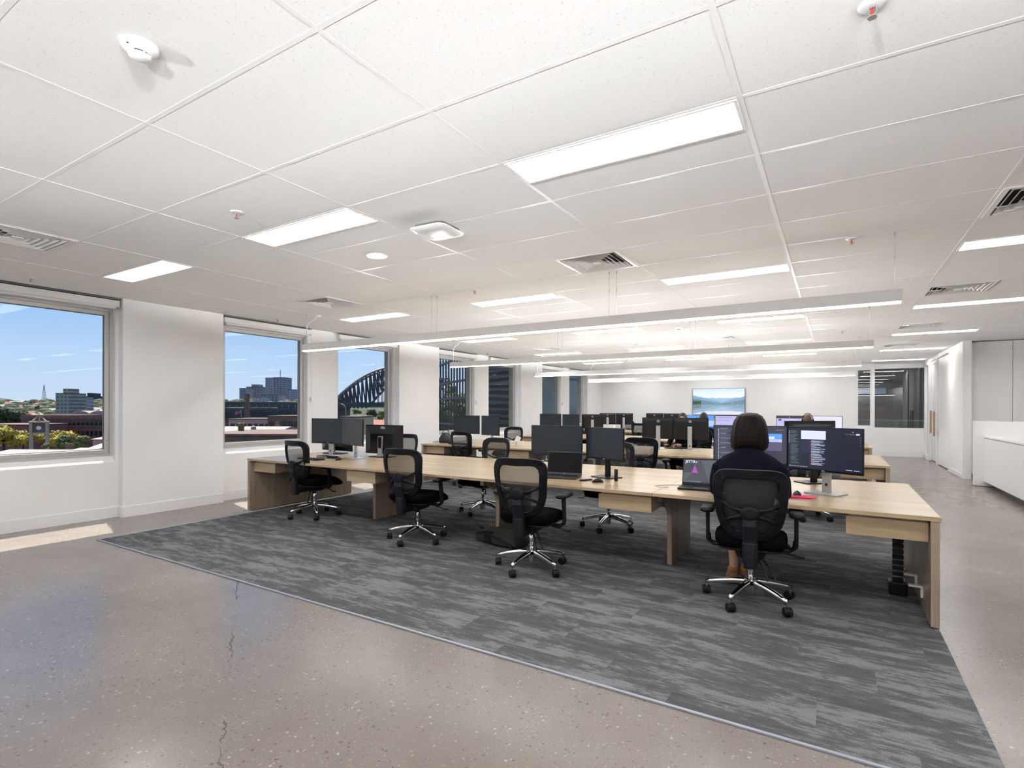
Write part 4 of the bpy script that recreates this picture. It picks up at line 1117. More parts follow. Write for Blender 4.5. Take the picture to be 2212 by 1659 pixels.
# ================================================================ people
SKIN_F = mat('skin_light', (.42, .235, .165), .5); SKIN_D = mat('skin_brown', (.13, .062, .040), .45); SKIN_M = mat('skin_tan', (.30, .16, .11), .5)
def hairmat():
    m, t, p = nmat('hair_brown'); g = G(t)
    n = g.noise(g.pos((110, 110, 5)), 1.0, 4, .6)
    g.l(g.ramp(n, [(.35, (.003, .0014, .0012)), (.6, (.011, .0042, .0034)), (.78, (.026, .0095, .007))]), p.inputs['Base Color'])
    p.inputs['Roughness'].default_value = .5; p.inputs['Specular IOR Level'].default_value = .16
    g.l(g.bump(n, .6, .006), p.inputs['Normal']); return m
HAIRB = hairmat()
NAVY = mat('navy_shirt', (.0042, .0048, .012), .85, spec=.1, bump=.3, nscale=90); BLACKC = mat('black_cloth', (.003, .003, .004), .9, spec=.1)
HAIRK = mat('hair_black', (.006, .005, .006), .45)
TAN = mat('tan_suede', (.32, .14, .055), .85); EYEW = mat('eye_white', (.7, .7, .7), .3)
def skin_mesh(verts, edges, roots, mats_edges, mats):
    """verts: (pos, radius or (rx, ry)); returns one continuous surface with a material per region"""
    me = bpy.data.meshes.new('body'); me.from_pydata([v[0] for v in verts], edges, []); me.update()
    o = bpy.data.objects.new('body_tmp', me); col.objects.link(o)
    sk = o.modifiers.new('skin', 'SKIN'); sk.use_smooth_shade = True; sk.branch_smoothing = .6
    for i, v in enumerate(verts):
        d = me.skin_vertices[0].data[i]; r = v[1]
        d.radius = r if isinstance(r, tuple) else (r, r); d.use_root = i in roots
    sb = o.modifiers.new('sub', 'SUBSURF'); sb.levels = 2; sb.render_levels = 2
    dg = bpy.context.evaluated_depsgraph_get(); dg.update()
    res = bpy.data.meshes.new_from_object(o.evaluated_get(dg))
    bpy.data.objects.remove(o); bpy.data.meshes.remove(me)
    res.materials.clear()
    for m in mats: res.materials.append(m)
    segs = [(Vector(verts[a][0]), Vector(verts[b_][0]), mi) for (a, b_), mi in zip(edges, mats_edges)]
    for p in res.polygons:
        best = 9; c = p.center
        for a, b_, mi in segs:
            d = b_ - a; tt = max(0, min(1, (c - a).dot(d) / max(d.length_squared, 1e-9)))
            dist = (c - a - d * tt).length
            if dist < best: best = dist; p.material_index = mi
        p.use_smooth = True
    return res
def person(name, label, loc, head_deg, mats, lean=.06, hands=((-.16, .44, .775), (.16, .44, .775)), feet=((-.08, .30, .0), (.09, .34, .0)), headz=1.40, scale=1.0, group='people at the desks', seat=.545, hd=(0, .0), elbow_out=.0, headturn=0):
    """seated figure, looking along its own +y; mats = (top, bottom, skin)"""
    t = thing(name, loc, R(head_deg - 90), label, 'person', group)
    hz = headz - .235; L = lean
    V = []; E_ = []; ME = []
    def v(p, r): V.append((p, r)); return len(V) - 1
    def e_(a, b_, m): E_.append((a, b_)); ME.append(m)
    pel = v((0, 0, seat), (.155, .115)); sp = v((0, L*.3, seat + .16), (.128, .098)); ch = v((0, L*.75, seat + .34), (.152, .108))
    nb = v((0, L*1.15, hz - .055), (.085, .068)); nk = v((hd[0]*.4, L*1.45 + hd[1]*.4, hz + .005), (.050, .052)); hb = v((hd[0], L*1.7 + hd[1], hz + .06), (.055, .060))
    e_(pel, sp, 0); e_(sp, ch, 0); e_(ch, nb, 0); e_(nb, nk, 2); e_(nk, hb, 2)
    fingers = []
    for i, s in enumerate((-1, 1)):
        H = Vector(hands[i])
        sh = v((s*.165, L*1.0, hz - .105), (.062, .066)); 
        el = Vector((s*(.245 + elbow_out), (L + H.y)*.36, .755 if H.z > .7 else .66)); elb = v(tuple(el), .043)
        dirh = (H - el).normalized(); wr = v(tuple(H - dirh*.06), (.026, .022)); pm = v(tuple(H), (.034, .018)); pe = v(tuple(H + dirh*.030), (.034, .015))
        e_(ch, sh, 0); e_(sh, elb, 0); e_(elb, wr, 0 if mats[0] is not None and s else 0); e_(wr, pm, 2); e_(pm, pe, 2)
        side = Vector((-dirh.y, dirh.x, 0)).normalized() * (1 if s > 0 else -1)   # towards the thumb
        for k in range(4):
            ln = (.070, .078, .072, .056)[k]; off = side * (.024 - .016*k)
            b0 = H + dirh*.022 + off; b1 = b0 + dirh*ln*.5 + Vector((0, 0, .008)); b2 = b1 + dirh*ln*.5 + Vector((0, 0, -.016))
            fingers.append((b0, b1, b2))
        b0 = H - dirh*.012 + side*.018; b1 = b0 + side*.030 + dirh*.024; b2 = b1 + dirh*.032 + side*.006 + Vector((0, 0, -.006)); fingers.append((b0, b1, b2))
        F = Vector(feet[i])
        hp = v((s*.085, .05, seat - .01), (.098, .085)); kn = v((s*.095 + F.x*.25, .42, seat - .035), (.064, .060)); 
        cf = v(((kn_x := s*.095 + F.x*.25)*.5 + F.x*.5, (.42 + F.y)*.5 - .02, .31), (.052, .052)); an = v((F.x, F.y, .10 + F.z), (.033, .036))
        hl = v((F.x, F.y + .01, .045 + F.z), (.034, .030)); to = v((F.x, F.y + .15, .030), (.036, .020))
        e_(pel, hp, 1); e_(hp, kn, 1); e_(kn, cf, mats[3]); e_(cf, an, mats[3]); e_(an, hl, 2); e_(hl, to, 2)
    roots = {pel}
    for b0, b1, b2 in fingers:
        i0 = v(tuple(b0), .0095); i1 = v(tuple(b1), .0088); i2 = v(tuple(b2), .0072); e_(i0, i1, 2); e_(i1, i2, 2); roots.add(i0)
    body = skin_mesh(V, E_, roots, ME, (mats[0], mats[1], mats[2]))
    # head joined into the same body mesh
    Hc = Vector((hd[0], L*1.9 + hd[1], headz - .118))
    mb = MB(); rings = []
    for i in range(13):
        ph = PI*i/12; z = -math.cos(ph); r = max(math.sin(ph), .03); ring_ = []
        for j in range(20):
            a = 2*PI*j/20; x = .074*r*math.cos(a); y = .092*r*math.sin(a)
            if z < -.1: x *= 1 - .28*min(1, -z); y = y*(1 - .12*min(1, -z)) + .012*min(1, -z)
            if math.sin(a) > .9 and -.35 < z < .12: y += .012*(1 - abs(z + .1)*2)
            ring_.append(Vector((x, y, .118*z)))
        rings.append(ring_)
    mb.loft(rings)
    mb.ell((0, .098, -.018), (.012, .016, .020), 8, 6)                       # nose
    for s in (-1, 1): mb.ell((s*.076, -.004, -.012), (.008, .018, .028), 8, 6)  # ears
    mb.ell((0, .084, -.062), (.024, .010, .007), 8, 6)                       # lips
    TR = Matrix.Translation(Hc) @ Matrix.Rotation(R(headturn), 4, 'Z')
    mb.v = [tuple(TR @ Vector(p)) for p in mb.v]
    import bmesh
    hm = mb.mesh('head', None, True)
    bm = bmesh.new(); bm.from_mesh(body); nf = len(bm.faces); bm.from_mesh(hm); bm.faces.ensure_lookup_table()
    for f in bm.faces[nf:]: f.material_index = 2; f.smooth = True
    bm.to_mesh(body); bm.free()
    bo = link(body, 'body', t); bo.name = 'body'
    for s in (-1, 1):
        ey = MB().ell(TR @ Vector((s*.028, .078, .010)), (.013, .009, .007), 10, 6).build('eye', EYEW, t, smooth=True); MB().ell(TR @ Vector((s*.028, .0845, .010)), (.0058, .0035, .0058), 10, 6).build('iris', mat('iris_brown', (.03, .015, .01), .2), ey, smooth=True)
        MB().tube([TR @ Vector((s*(.014 + .010*q), .088 - .004*q, .030 + .003*math.sin(q*1.3))) for q in range(4)], .0032, 6).build('eyebrow', HAIRK, t)
    return t, Hc, TR
# ---- seated woman, seen from behind
t, Hc, TR = person('person', 'person with brown bob in navy shirt and black skirt, typing, back turned', (-.555, 4.31, .0), 93, (NAVY, BLACKC, SKIN_F, 2), lean=.10,
                   hands=((-.13, .40, .772), (.17, .42, .772)), feet=((-.115, .20, .09), (-.04, .24, .09)), headz=1.392, seat=.575, hd=(.0, .0))
rings = []
prof = [(.012, 1.390), (.055, 1.384), (.090, 1.362), (.113, 1.325), (.126, 1.275), (.134, 1.215), (.138, 1.165), (.132, 1.125), (.108, 1.098), (.088, 1.104)]
N = 56
for k, (r, z) in enumerate(prof):
    ring_ = []
    for j in range(N):
        a = 2*PI*j/N; rip = 1 + .022*math.sin(13*a + 1.3 + k*.12) + .016*math.sin(23*a - k*.1)
        if k < 2: rip = 1
        x = r*.98*rip*math.cos(a); y = r*1.02*rip*math.sin(a) - .004
        if z < 1.34 and math.sin(a) > .0: y = min(y, .055 - .25*max(0, 1.30 - z))
        zz = z + (.010*math.sin(3*a) if k > 6 else 0) + (.02 if k > 6 and math.sin(a) > .2 else 0)
        ring_.append(Vector((x, y, zz - 1.257)) + Hc)
    rings.append(ring_)
MB().loft(rings).build('hair', HAIRB, t, smooth=True)
c0 = Vector((0, .115, 1.105)); rings = []
for r, z, dy in ((.092, -.035, 0), (.082, .0, 0), (.070, .028, .008), (.064, .026, .008), (.068, -.01, .004)):
    rings.append([c0 + Vector((r*1.05*math.cos(2*PI*j/20), r*.9*math.sin(2*PI*j/20) + dy, z + .010*math.sin(2*PI*j/20)*-1)) for j in range(20)])
MB().loft(rings, cap=False).build('collar', NAVY, t, smooth=True)
rings = []
for z, y, w_, d_ in ((.60, -.005, .185, .135), (.72, .015, .175, .128), (.84, .04, .195, .132), (.94, .065, .205, .132), (1.00, .08, .212, .122), (1.045, .09, .195, .108), (1.080, .10, .160, .092), (1.105, .108, .108, .080), (1.130, .115, .078, .068)):
    rings.append([(w_*math.copysign(abs(math.cos(a))**.85, math.cos(a))*(1 + .012*math.sin(7*a + z*40)), y + d_*math.copysign(abs(math.sin(a))**.85, math.sin(a))*(1 + .02*math.sin(5*a + z*60)), z) for a in [2*PI*j/28 for j in range(28)]])
MB().loft(rings).build('shirt', NAVY, t, smooth=True)
for s, hx, hy in ((-1, -.13, .40), (1, .17, .42)):
    MB().tube([(s*.170, .085, 1.015), (s*.200, .10, .975), (s*.228, .13, .88), (s*.238, .17, .79), (s*.225, .24, .772), (hx + s*.030, hy - .085, .778)], [.050, .066, .060, .053, .046, .037], 12).build('sleeve', NAVY, t, smooth=True)
rings = []
for y, w_, z, hh in ((-.10, .17, .60, .10), (.02, .20, .585, .105), (.20, .195, .565, .095), (.36, .175, .55, .085), (.46, .160, .53, .080), (.485, .15, .50, .065)):
    rings.append([(w_*math.copysign(abs(math.cos(a))**.7, math.cos(a)), y, z + hh*math.copysign(abs(math.sin(a))**.8, math.sin(a))) for a in [2*PI*j/20 for j in range(20)]])
MB().loft(rings).build('skirt', BLACKC, t, smooth=True)
for i, (fx, fy, rz, up) in enumerate(((-.115, .20, .30, 0), (-.04, .24, -.05, .0))):
    rings = []
    M = Matrix.Translation((fx, fy, .128 + up)) @ Matrix.Rotation(rz, 4, 'Z') @ Matrix.Rotation(-R(42), 4, 'X')
    for y, w_, h_ in ((-.055, .018, .05), (-.045, .034, .075), (0, .040, .085), (.06, .042, .062), (.12, .044, .048), (.165, .034, .036), (.185, .012, .022)):
        rings.append([M @ Vector((w_*math.cos(a), y, h_*.5 + h_*.5*math.sin(a))) for a in [2*PI*j/14 for j in range(14)]])
    MB().loft(rings).build('shoe', TAN, t, smooth=True)
# ---- three others further back
def cap_hair(t, Hc, m, low=-.02, r=.10):
    rings = []
    for i in range(9):
        ph = PI*.62*i/8; z = math.cos(ph); rr_ = max(math.sin(ph), .03); ring_ = []
        for j in range(24):
            a = 2*PI*j/24; x = .085*rr_*math.cos(a)*(1 + .02*math.sin(9*a)); y = .103*rr_*math.sin(a)*(1 + .02*math.cos(7*a)); zz = .128*z
            if math.sin(a) > .35 and zz < .045: y = min(y, .075); zz = max(zz, .040)
            ring_.append(Hc + Vector((x, y - .006, zz + .004)))
        rings.append(ring_)
    MB().loft(rings).build('hair', m, t, smooth=True)
t, Hc, TR = person('person', 'person in black, facing the bare concrete behind the round-badged monitors', (-2.40, 10.16, 0), 270, (BLACKC, BLACKC, SKIN_M, 1), lean=.06, hands=((.02, .40, .775), (.22, .44, .775)), headz=1.352, seat=.575)
cap_hair(t, Hc, HAIRK)
t, Hc, TR = person('person', 'person with black hair in navy, back turned, before the blue screen', (-2.33, 11.45, 0), 90, (NAVY, BLACKC, SKIN_M, 1), lean=.05, headz=1.355, seat=.575)
cap_hair(t, Hc, HAIRK)
t, Hc, TR = person('person', 'bald person wearing headphones, back turned, before the white document screen', (-.43, 11.32, 0), 90, (BLACKC, BLACKC, SKIN_D, 1), lean=.05, headz=1.340, seat=.575)
m = MB(); m.tube([Hc + Vector((.088*math.cos(a), 0, .132*math.sin(a) + .0)) for a in [PI*i/14 for i in range(15)]], .007, 8); m.build('headband', BLACKP, t, smooth=True)
for s in (-1, 1): MB().ell(Hc + Vector((s*.090, 0, -.008)), (.016, .034, .040), 12, 8).build('ear_cup', BLACKP, t, smooth=True)
# ================================================================ the city outside
GZ = -16.0
def place(xc, D, name, label, cat, group=None):
    p = at(xc, CY, D)
    return thing(name, (p.x, p.y, GZ), YAW, label, cat, group)
def pxm(D): return D / FPX
def zpix(x, y, D): return at(x, y, D).z - GZ
def winmat(name, wall, glass, sx, sz):
    """far facades: window grid too small to pick apart"""
    m, t, p = nmat(name); g = G(t)
    tcn = g.n('ShaderNodeTexCoord'); mp_ = g.n('ShaderNodeMapping'); mp_.inputs['Scale'].default_value = (sx, sx, sz); g.l(tcn.outputs['Object'], mp_.inputs[0])
    s = g.n('ShaderNodeSeparateXYZ'); g.l(mp_.outputs[0], s.inputs[0])
    fx = g.math('GREATER_THAN', g.math('FRACT', s.outputs['X']), .38); fz = g.math('GREATER_THAN', g.math('FRACT', s.outputs['Z']), .42)
    c = g.mix(g.math('MULTIPLY', fx, fz), wall, glass); n = g.noise(tcn.outputs['Object'], .15, 3)
    c = g.mix(.35, c, g.ramp(n, [(.3, (.5,)*3), (.7, (1.3,)*3)]), 'MULTIPLY')
    g.l(c, p.inputs['Base Color']); p.inputs['Roughness'].default_value = .6; return m
BRICK = mat('brick_wall', (0.196, 0.083, 0.069), .9, noise=.25, nscale=2.5)
BRICKP = mat('pinkish_render', (0.460, 0.287, 0.241), .9, noise=.15, nscale=1.5)
BROWN = mat('brown_render', (0.161, 0.103, 0.081), .9, noise=.25, nscale=1.5)
ROOFW = mat('pale_roof', (0.255, 0.230, 0.212), .7, noise=.12, nscale=1)
ROOFT = mat('terracotta_roof', (0.280, 0.110, 0.076), .9, noise=.2, nscale=2)
CREAM = mat('cream_stone', (0.420, 0.330, 0.230), .8)
DARKWIN = mat('dark_window', (.018, .020, .022), .2)
STEELD = mat('bridge_steel', (0.056, 0.060, 0.066), .6)
TREEY = mat('leaf_yellow', (0.340, 0.270, 0.036), .8, noise=.45, nscale=.7); TREEG = mat('leaf_green', (0.110, 0.140, 0.036), .8, noise=.4, nscale=.5); TREED = mat('leaf_dark', (0.040, 0.060, 0.024), .85, noise=.4, nscale=.5)
BARK = mat('bark', (.05, .035, .025), .9)
def hillmat(name, a, b_, spk, sc):
    m, t, p = nmat(name); g = G(t); v = g.pos()
    c = g.ramp(g.noise(v, sc, 6, .7), [(.3, a), (.7, b_)])
    vo = g.n('ShaderNodeTexVoronoi'); vo.inputs['Scale'].default_value = sc * 3; g.l(v, vo.inputs['Vector'])
    bw = g.n('ShaderNodeRGBToBW'); g.l(vo.outputs['Color'], bw.inputs[0])
    k = g.math('MULTIPLY', g.math('LESS_THAN', vo.outputs['Distance'], .30), g.math('GREATER_THAN', bw.outputs[0], .62))
    g.l(g.mix(g.math('MULTIPLY', k, .75), c, spk), p.inputs['Base Color']); p.inputs['Roughness'].default_value = .95
    return m
HILL1 = hillmat('far_hill_haze', (.030, .042, .052), (.058, .068, .072), (.17, .145, .135), .014)  # distance haze is mixed into these blue-grey colours
HILL2 = hillmat('mid_hill', (.020, .030, .016), (.060, .062, .040), (.30, .21, .18), .035)
def hill(name, label, D, prof, back, front, m, cat='hill'):
    t = thing(name, (0, 0, GZ), 0, label, cat)
    rings = []
    for D_, k in ((D - front, 0), (D - front*.5, .55), (D, 1), (D + back, 0)):
        r = []
        for x, y in prof:
            p = at(x, CY, D_); top = at(x, y, D).z - GZ
            r.append((p.x, p.y, top * k))
        rings.append(r)
    MB().loft(rings, cap=False, closed=False).build('slope', m, t, smooth=False)
    return t
struct('ground', MB().box(-3000, 800, -800, 3500, GZ - 1, GZ), mat('city_ground', (.09, .085, .08), .9, noise=.3, nscale=.05))
random.seed(11)
pf = []
for i in range(120):
    x = -400 + i * 14; y = 866 + 2.2*math.sin(i*.9) + 1.8*math.sin(i*.37 + 1) + random.uniform(-.8, .8)
    if -40 < x < 40: y -= 7*math.cos((x)/40*PI/2)
    pf.append((x, y))
hill('distant_hills', 'hazy blue-grey hills along the horizon behind the city', 1900, pf, 500, 700, HILL1)
pf = [(-400 + i*14, 877 + 2.5*math.sin(i*.6) + random.uniform(-1.2, 1.2)) for i in range(120)]
hill('wooded_suburb', 'wooded suburb slope dotted with pale houses before the hills', 800, pf, 300, 420, HILL2)

def slope_k(D): return (D - 380) / 210 * .55 if D < 590 else .55 + (D - 590) / 210 * .45
hs = MB(); rf = MB(); tr_ = MB()
for i in range(900):
    x = random.uniform(-60, 260) if i % 2 else random.uniform(470, 660)
    D = random.uniform(430, 790); p = at(x, CY, D); z0 = (at(x, 877, 800).z - GZ) * slope_k(D) + GZ
    if i < 520:
        w, d, hh = random.uniform(6, 11), random.uniform(6, 10), random.uniform(3.5, 7); M = Matrix.Translation((p.x, p.y, z0)) @ Matrix.Rotation(random.uniform(0, 3), 4, 'Z')
        hs.mi = 0 if random.random() < .6 else 1; hs.box(-w/2, w/2, -d/2, d/2, -1, hh, M)
        hs.mi = 2 if random.random() < .6 else 3; hs.loft([[M @ Vector(v) for v in ((-w*.55, -d*.55, hh), (-w*.55, d*.55, hh), (-w*.55, 0, hh + 2.6))], [M @ Vector(v) for v in ((w*.55, -d*.55, hh), (w*.55, d*.55, hh), (w*.55, 0, hh + 2.6))]])
    else:
        r = random.uniform(4, 8); tr_.ell((p.x, p.y, z0 + r*.7), (r, r, r*.9), 7, 5)
t = hs.build('suburb_houses', [mat('house_cream', (.42, .36, .30), .9), BROWN, ROOFT, ROOFW]); tag(t, 'many small houses with red and pale roofs across the slope', 'houses', kind='stuff')
t = tr_.build('suburb_trees', TREED); tag(t, 'many dark round trees scattered among the far houses', 'trees', kind='stuff')

def block(name, label, xl, xr, ytop, D, dep, m, cat='building', group=None, extra=None):
    xc = (xl + xr)/2; t = place(xc, D, name, label, cat, group); w = (xr - xl) * pxm(D); H = zpix(xc, ytop, D)
    MB().box(-w/2, w/2, 0, dep, 0, H).build('wall', m, t)
    MB().box(-w/2 - .02*w, w/2 + .02*w, -.02*w, dep + .02*w, H, H + .012*H).build('parapet', BROWN, t)
    if extra: extra(t, w, H, dep)
    return t, w, H
def cap(fr, hh, m):
    def f(t, w, H, dep): MB().box(-w*fr/2, w*fr/2, dep*.2, dep*.8, H, H + hh).build('roof_plant', m, t)
    return f
T1 = winmat('tower_grey', (0.357, 0.316, 0.269), (0.147, 0.149, 0.141), .32, .34); T2 = winmat('tower_blue', (0.357, 0.353, 0.403), (0.210, 0.223, 0.269), .25, .3); T3 = winmat('tower_violet', (0.315, 0.279, 0.295), (0.159, 0.149, 0.175), .2, .28)
block('apartment_tower', 'grey apartment tower rising behind the clock tower', 120, 152, 850, 430, 16, T1, extra=cap(.45, 4, T1))
block('apartment_block', 'bluish apartment block beside the grey tower', 152, 167, 858, 520, 20, T2)
block('hilltop_block', 'long hazy block on the hilltop skyline', 174, 197, 856, 1400, 40, HILL1, extra=cap(.2, 9, HILL1))
block('hilltop_tower', 'slim hazy tower at the end of the hilltop skyline', 197, 205, 850, 1400, 20, HILL1)
t = place(95, 1400, 'radio_mast', 'thin lattice radio mast on the far hills', 'mast'); H = zpix(95, 830, 1400); m = MB()
for s in (-1, 1):
    for q in (-1, 1): m.tube([(s*6, q*6, 0), (0, 0, H)], [.9, .5], 4)
m.build('leg', STEELD, t); m = MB()
for i in range(6): z = H*(.45 + .09*i); r = 6*(1 - z/H); m.box(-r, r, -r, r, z, z + .6)
m.build('brace', STEELD, t)

# long red-brick warehouse with two barrel vaults
D = 150; xl, xr = 45, 420; xc = (xl + xr)/2
t = place(xc, D, 'brick_warehouse', 'long red-brick warehouse with two pale barrel roofs', 'building'); w = (xr - xl)*pxm(D); H = zpix(xc, 897, D)
MB().box(-w/2, w/2, 0, 14, 0, H).build('wall', BRICK, t)
MB().box(-w/2, w/2, -.25, 0, H - 1.1, H - .2).build('cornice', BROWN, t); z1 = zpix(xc, 923, D); MB().box(-w/2, w/2, -.2, 0, z1, z1 + .35).build('string_course', mat('buff_brick', (.16, .085, .05), .9), t)
wme = MB().box(-.42, .42, -.06, .12, 0, 1.45).mesh('window', DARKWIN); sme = MB().box(-.55, .55, -.16, 0, -.18, 0).mesh('sill', BROWN)
for r, (yb_) in enumerate((919, 942)):
    for i in range(13):
        x = (112 + 9.6*i - xc)*pxm(D); o = link(wme, 'window', t, loc=(x, 0, zpix(xc, yb_, D))); link(sme, 'sill', o)
for xv in (166, 208, 250, 292):
    rr_ = 20*pxm(D); x = (xv - xc)*pxm(D); m = MB()
    pr_ = [(x + rr_*math.cos(PI*i/12), H + .2 + rr_*.40*math.sin(PI*i/12)) for i in range(13)]
    m.prism(pr_, 1, 1.0, 12); m.build('barrel_roof', ROOFW, t)
block('warehouse_annexe', 'lower brick annexe left of the warehouse', -60, 60, 918, 135, 12, BRICK)
# clock tower
D = 72; t = place(85, D, 'clock_tower', 'buff open clock tower with pyramid frame top and flag', 'clock tower'); k = pxm(D)
zt, zc_, zb_ = zpix(85, 912, D), zpix(85, 914, D), zpix(85, 934, D); a = 13.0*k; M45 = Matrix.Rotation(R(38), 4, 'Z')
for sx_ in (-1, 1):
    for sy_ in (-1, 1): MB().box(sx_*a - .16, sx_*a + .16, sy_*a - .16, sy_*a + .16, 0, zt, M45).build('pillar', CREAM, t)
MB().box(-a, a, -a, a, zb_, zc_, M45).build('clock_box', BROWN, t)
MB().box(-a - .2, a + .2, -a - .2, a + .2, zt - .1, zt + .12, M45).build('cornice', CREAM, t); MB().box(-a - .12, a + .12, -a - .12, a + .12, zb_ - .2, zb_, M45).build('cornice', CREAM, t)
za = zpix(85, 896, D); m = MB()
for sx_ in (-1, 1):
    for sy_ in (-1, 1): m.tube([M45 @ Vector((sx_*a, sy_*a, zt)), (0, 0, za)], .08, 6)
for q in range(4): v_ = M45 @ Matrix.Rotation(q*PI/2, 4, 'Z') @ Vector((a, 0, zt)); m.tube([v_, (0, 0, za)], .06, 6)
m.build('pyramid_frame', CREAM, t); MB().lathe([(.45, za - .1), (.5, za), (.2, za + .25), (.02, za + .4)]).build('finial', CREAM, t)
for q in (-1, 0, 1, 2):
    Mq = M45 @ Matrix.Rotation(q*PI/2, 4, 'Z') @ Matrix.Translation((0, -a - .02, (zb_ + zc_)/2)) @ Matrix.Rotation(PI/2, 4, 'X')
    f_ = MB().lathe([(.26, 0), (.26, .04), (.20, .05), (.001, .05)], n=20, M=Mq).build('clock_face', PAPER, t)
    m = MB(); m.box(-.015, .015, 0, .16, .052, .06, Mq); m.box(0, .11, -.015, .015, .052, .06, Mq); m.build('clock_hand', SLOT, f_)
MB().cyl((0, 0, za), (0, 0, za + 1.3), .025, n=6).build('flag_pole', STEELD, t)
m = MB(); m.loft([[(-.02 - .14*i, .06*math.sin(i*1.3), za + 1.28 - .05*i) for i in range(5)], [(-.02 - .14*i, .06*math.sin(i*1.3), za + 1.0 - .08*i) for i in range(5)]], cap=False, closed=False); m.build('flag', mat('flag_dark', (.06, .035, .05), .8), t)

def tree(x, y, D, rpx, m, label, squash=.75, n=1500, group='trees outside'):
    t = place(x, D, 'tree', label, 'tree', group); k = pxm(D); r = rpx*k; zc = zpix(x, y, D); mb = MB()
    cl = [(Vector((random.uniform(-.6, .6)*r, random.uniform(-.6, .6)*r, zc + random.uniform(-.45, .45)*r*squash)), random.uniform(.38, .62)*r) for _ in range(9)]
    for i in range(n):
        c, cr_ = random.choice(cl); d = Vector((random.gauss(0, 1), random.gauss(0, 1), random.gauss(0, 1))).normalized()
        p = c + Vector((d.x, d.y, d.z*squash))*cr_*random.uniform(.7, 1.0); s = r*random.uniform(.04, .085)
        u = Vector((random.gauss(0, 1), random.gauss(0, 1), random.gauss(0, 1))).normalized(); w_ = d.cross(u).normalized(); u = w_.cross(d)
        u = (u + d*random.uniform(-.5, .5)).normalized()
        mb.quad(p - u*s - w_*s*.6, p + u*s - w_*s*.6, p + u*s + w_*s*.6, p - u*s + w_*s*.6)
    for c, cr_ in cl: mb.ell(c, (cr_*.72, cr_*.72, cr_*.72*squash), 8, 6)
    mb.build('crown', m, t)
    MB().tube([(0, 0, 0), (.05*r, 0, zc*.6), (0, 0, zc)], [.10*r, .08*r, .04*r], 8).build('trunk', BARK, t)
    return t
tree(8, 942, 84, 38, TREEY, 'yellow-green tree left of the clock tower'); tree(50, 949, 86, 31, TREEY, 'golden tree hugging the clock tower foot'); tree(-40, 948, 88, 34, TREEY, 'yellow-green tree beyond the first window jamb')
tree(134, 946, 84, 33, TREEY, 'golden-green tree right of the clock tower'); tree(156, 957, 78, 27, TREEG, 'mid-green tree by the pale roofs')
tree(22, 899, 170, 34, TREED, 'dark green tree behind the warehouse annexe'); tree(-30, 896, 172, 34, TREED, 'dark evergreen past the left of the annexe')
tree(100, 962, 62, 10, TREEG, 'small bush before the clock tower foot', n=500)
# pale pitched roofs nearby
def gable(xl, xr, yr, ye, D, label, m=ROOFW, dep=9, axis='x'):
    t = place((xl + xr)/2, D, 'pitched_roof_house', label, 'house', 'nearby rooftops'); k = pxm(D); w = (xr - xl)*k; xc = (xl + xr)/2; zr, ze = zpix(xc, yr, D), zpix(xc, ye, D)
    MB().box(-w/2 + .2, w/2 - .2, .2, dep - .2, 0, ze).build('wall', BRICKP, t)
    if axis == 'x': MB().prism([(0, ze), (dep, ze), (dep/2, zr)], 0, -w/2, w/2).build('roof', m, t)
    else: MB().prism([(-w/2, ze), (w/2, ze), (0, zr)], 1, 0, dep).build('roof', m, t)
    m2 = MB().box(w*.2, w*.2 + .4, dep*.6, dep*.6 + .4, ze, zr + .5); m2.build('chimney', BROWN, t)
gable(-90, 72, 980, 994, 44, 'pale gabled roof under the golden trees'); gable(76, 130, 976, 990, 43, 'small pale roof right of the gabled one'); gable(165, 260, 957, 976, 52, 'pale hipped roof beside the brick warehouse'); gable(170, 300, 981, 994, 40, 'wide pale roof below the hipped one'); gable(195, 300, 942, 949, 75, 'low pale awning roof before the warehouse')

# ---- second window: skyline, viaduct, chimney, flats
block('skyline_tower', 'flat-topped violet tower left on the skyline', 517, 531, 839, 900, 25, T3, group='skyline towers'); block('skyline_tower', 'broad arched-top tower on the skyline', 532, 562, 836, 950, 30, T3, group='skyline towers', extra=cap(.5, 5, T3))
block('skyline_tower', 'pale glassy tower beside the tallest one', 573, 593, 817, 900, 25, T2, group='skyline towers')
t, w, H = block('skyline_tower', 'tallest dark tower with a roof mast', 590, 614, 816, 880, 30, T3, group='skyline towers'); MB().cyl((-w*.1, 10, H), (-w*.1, 10, H + 14), .5, n=6).build('mast', STEELD, t)
block('skyline_tower', 'slim tower at the right end of the skyline', 622, 640, 842, 860, 25, T2, group='skyline towers'); block('office_block', 'mid-rise grey block below the tallest tower', 566, 600, 853, 700, 25, T3); block('office_block', 'low pale-roofed block below the broad tower', 548, 566, 858, 650, 20, T2)
block('office_block', 'low wide grey block at the skyline foot', 486, 512, 868, 600, 20, T3)
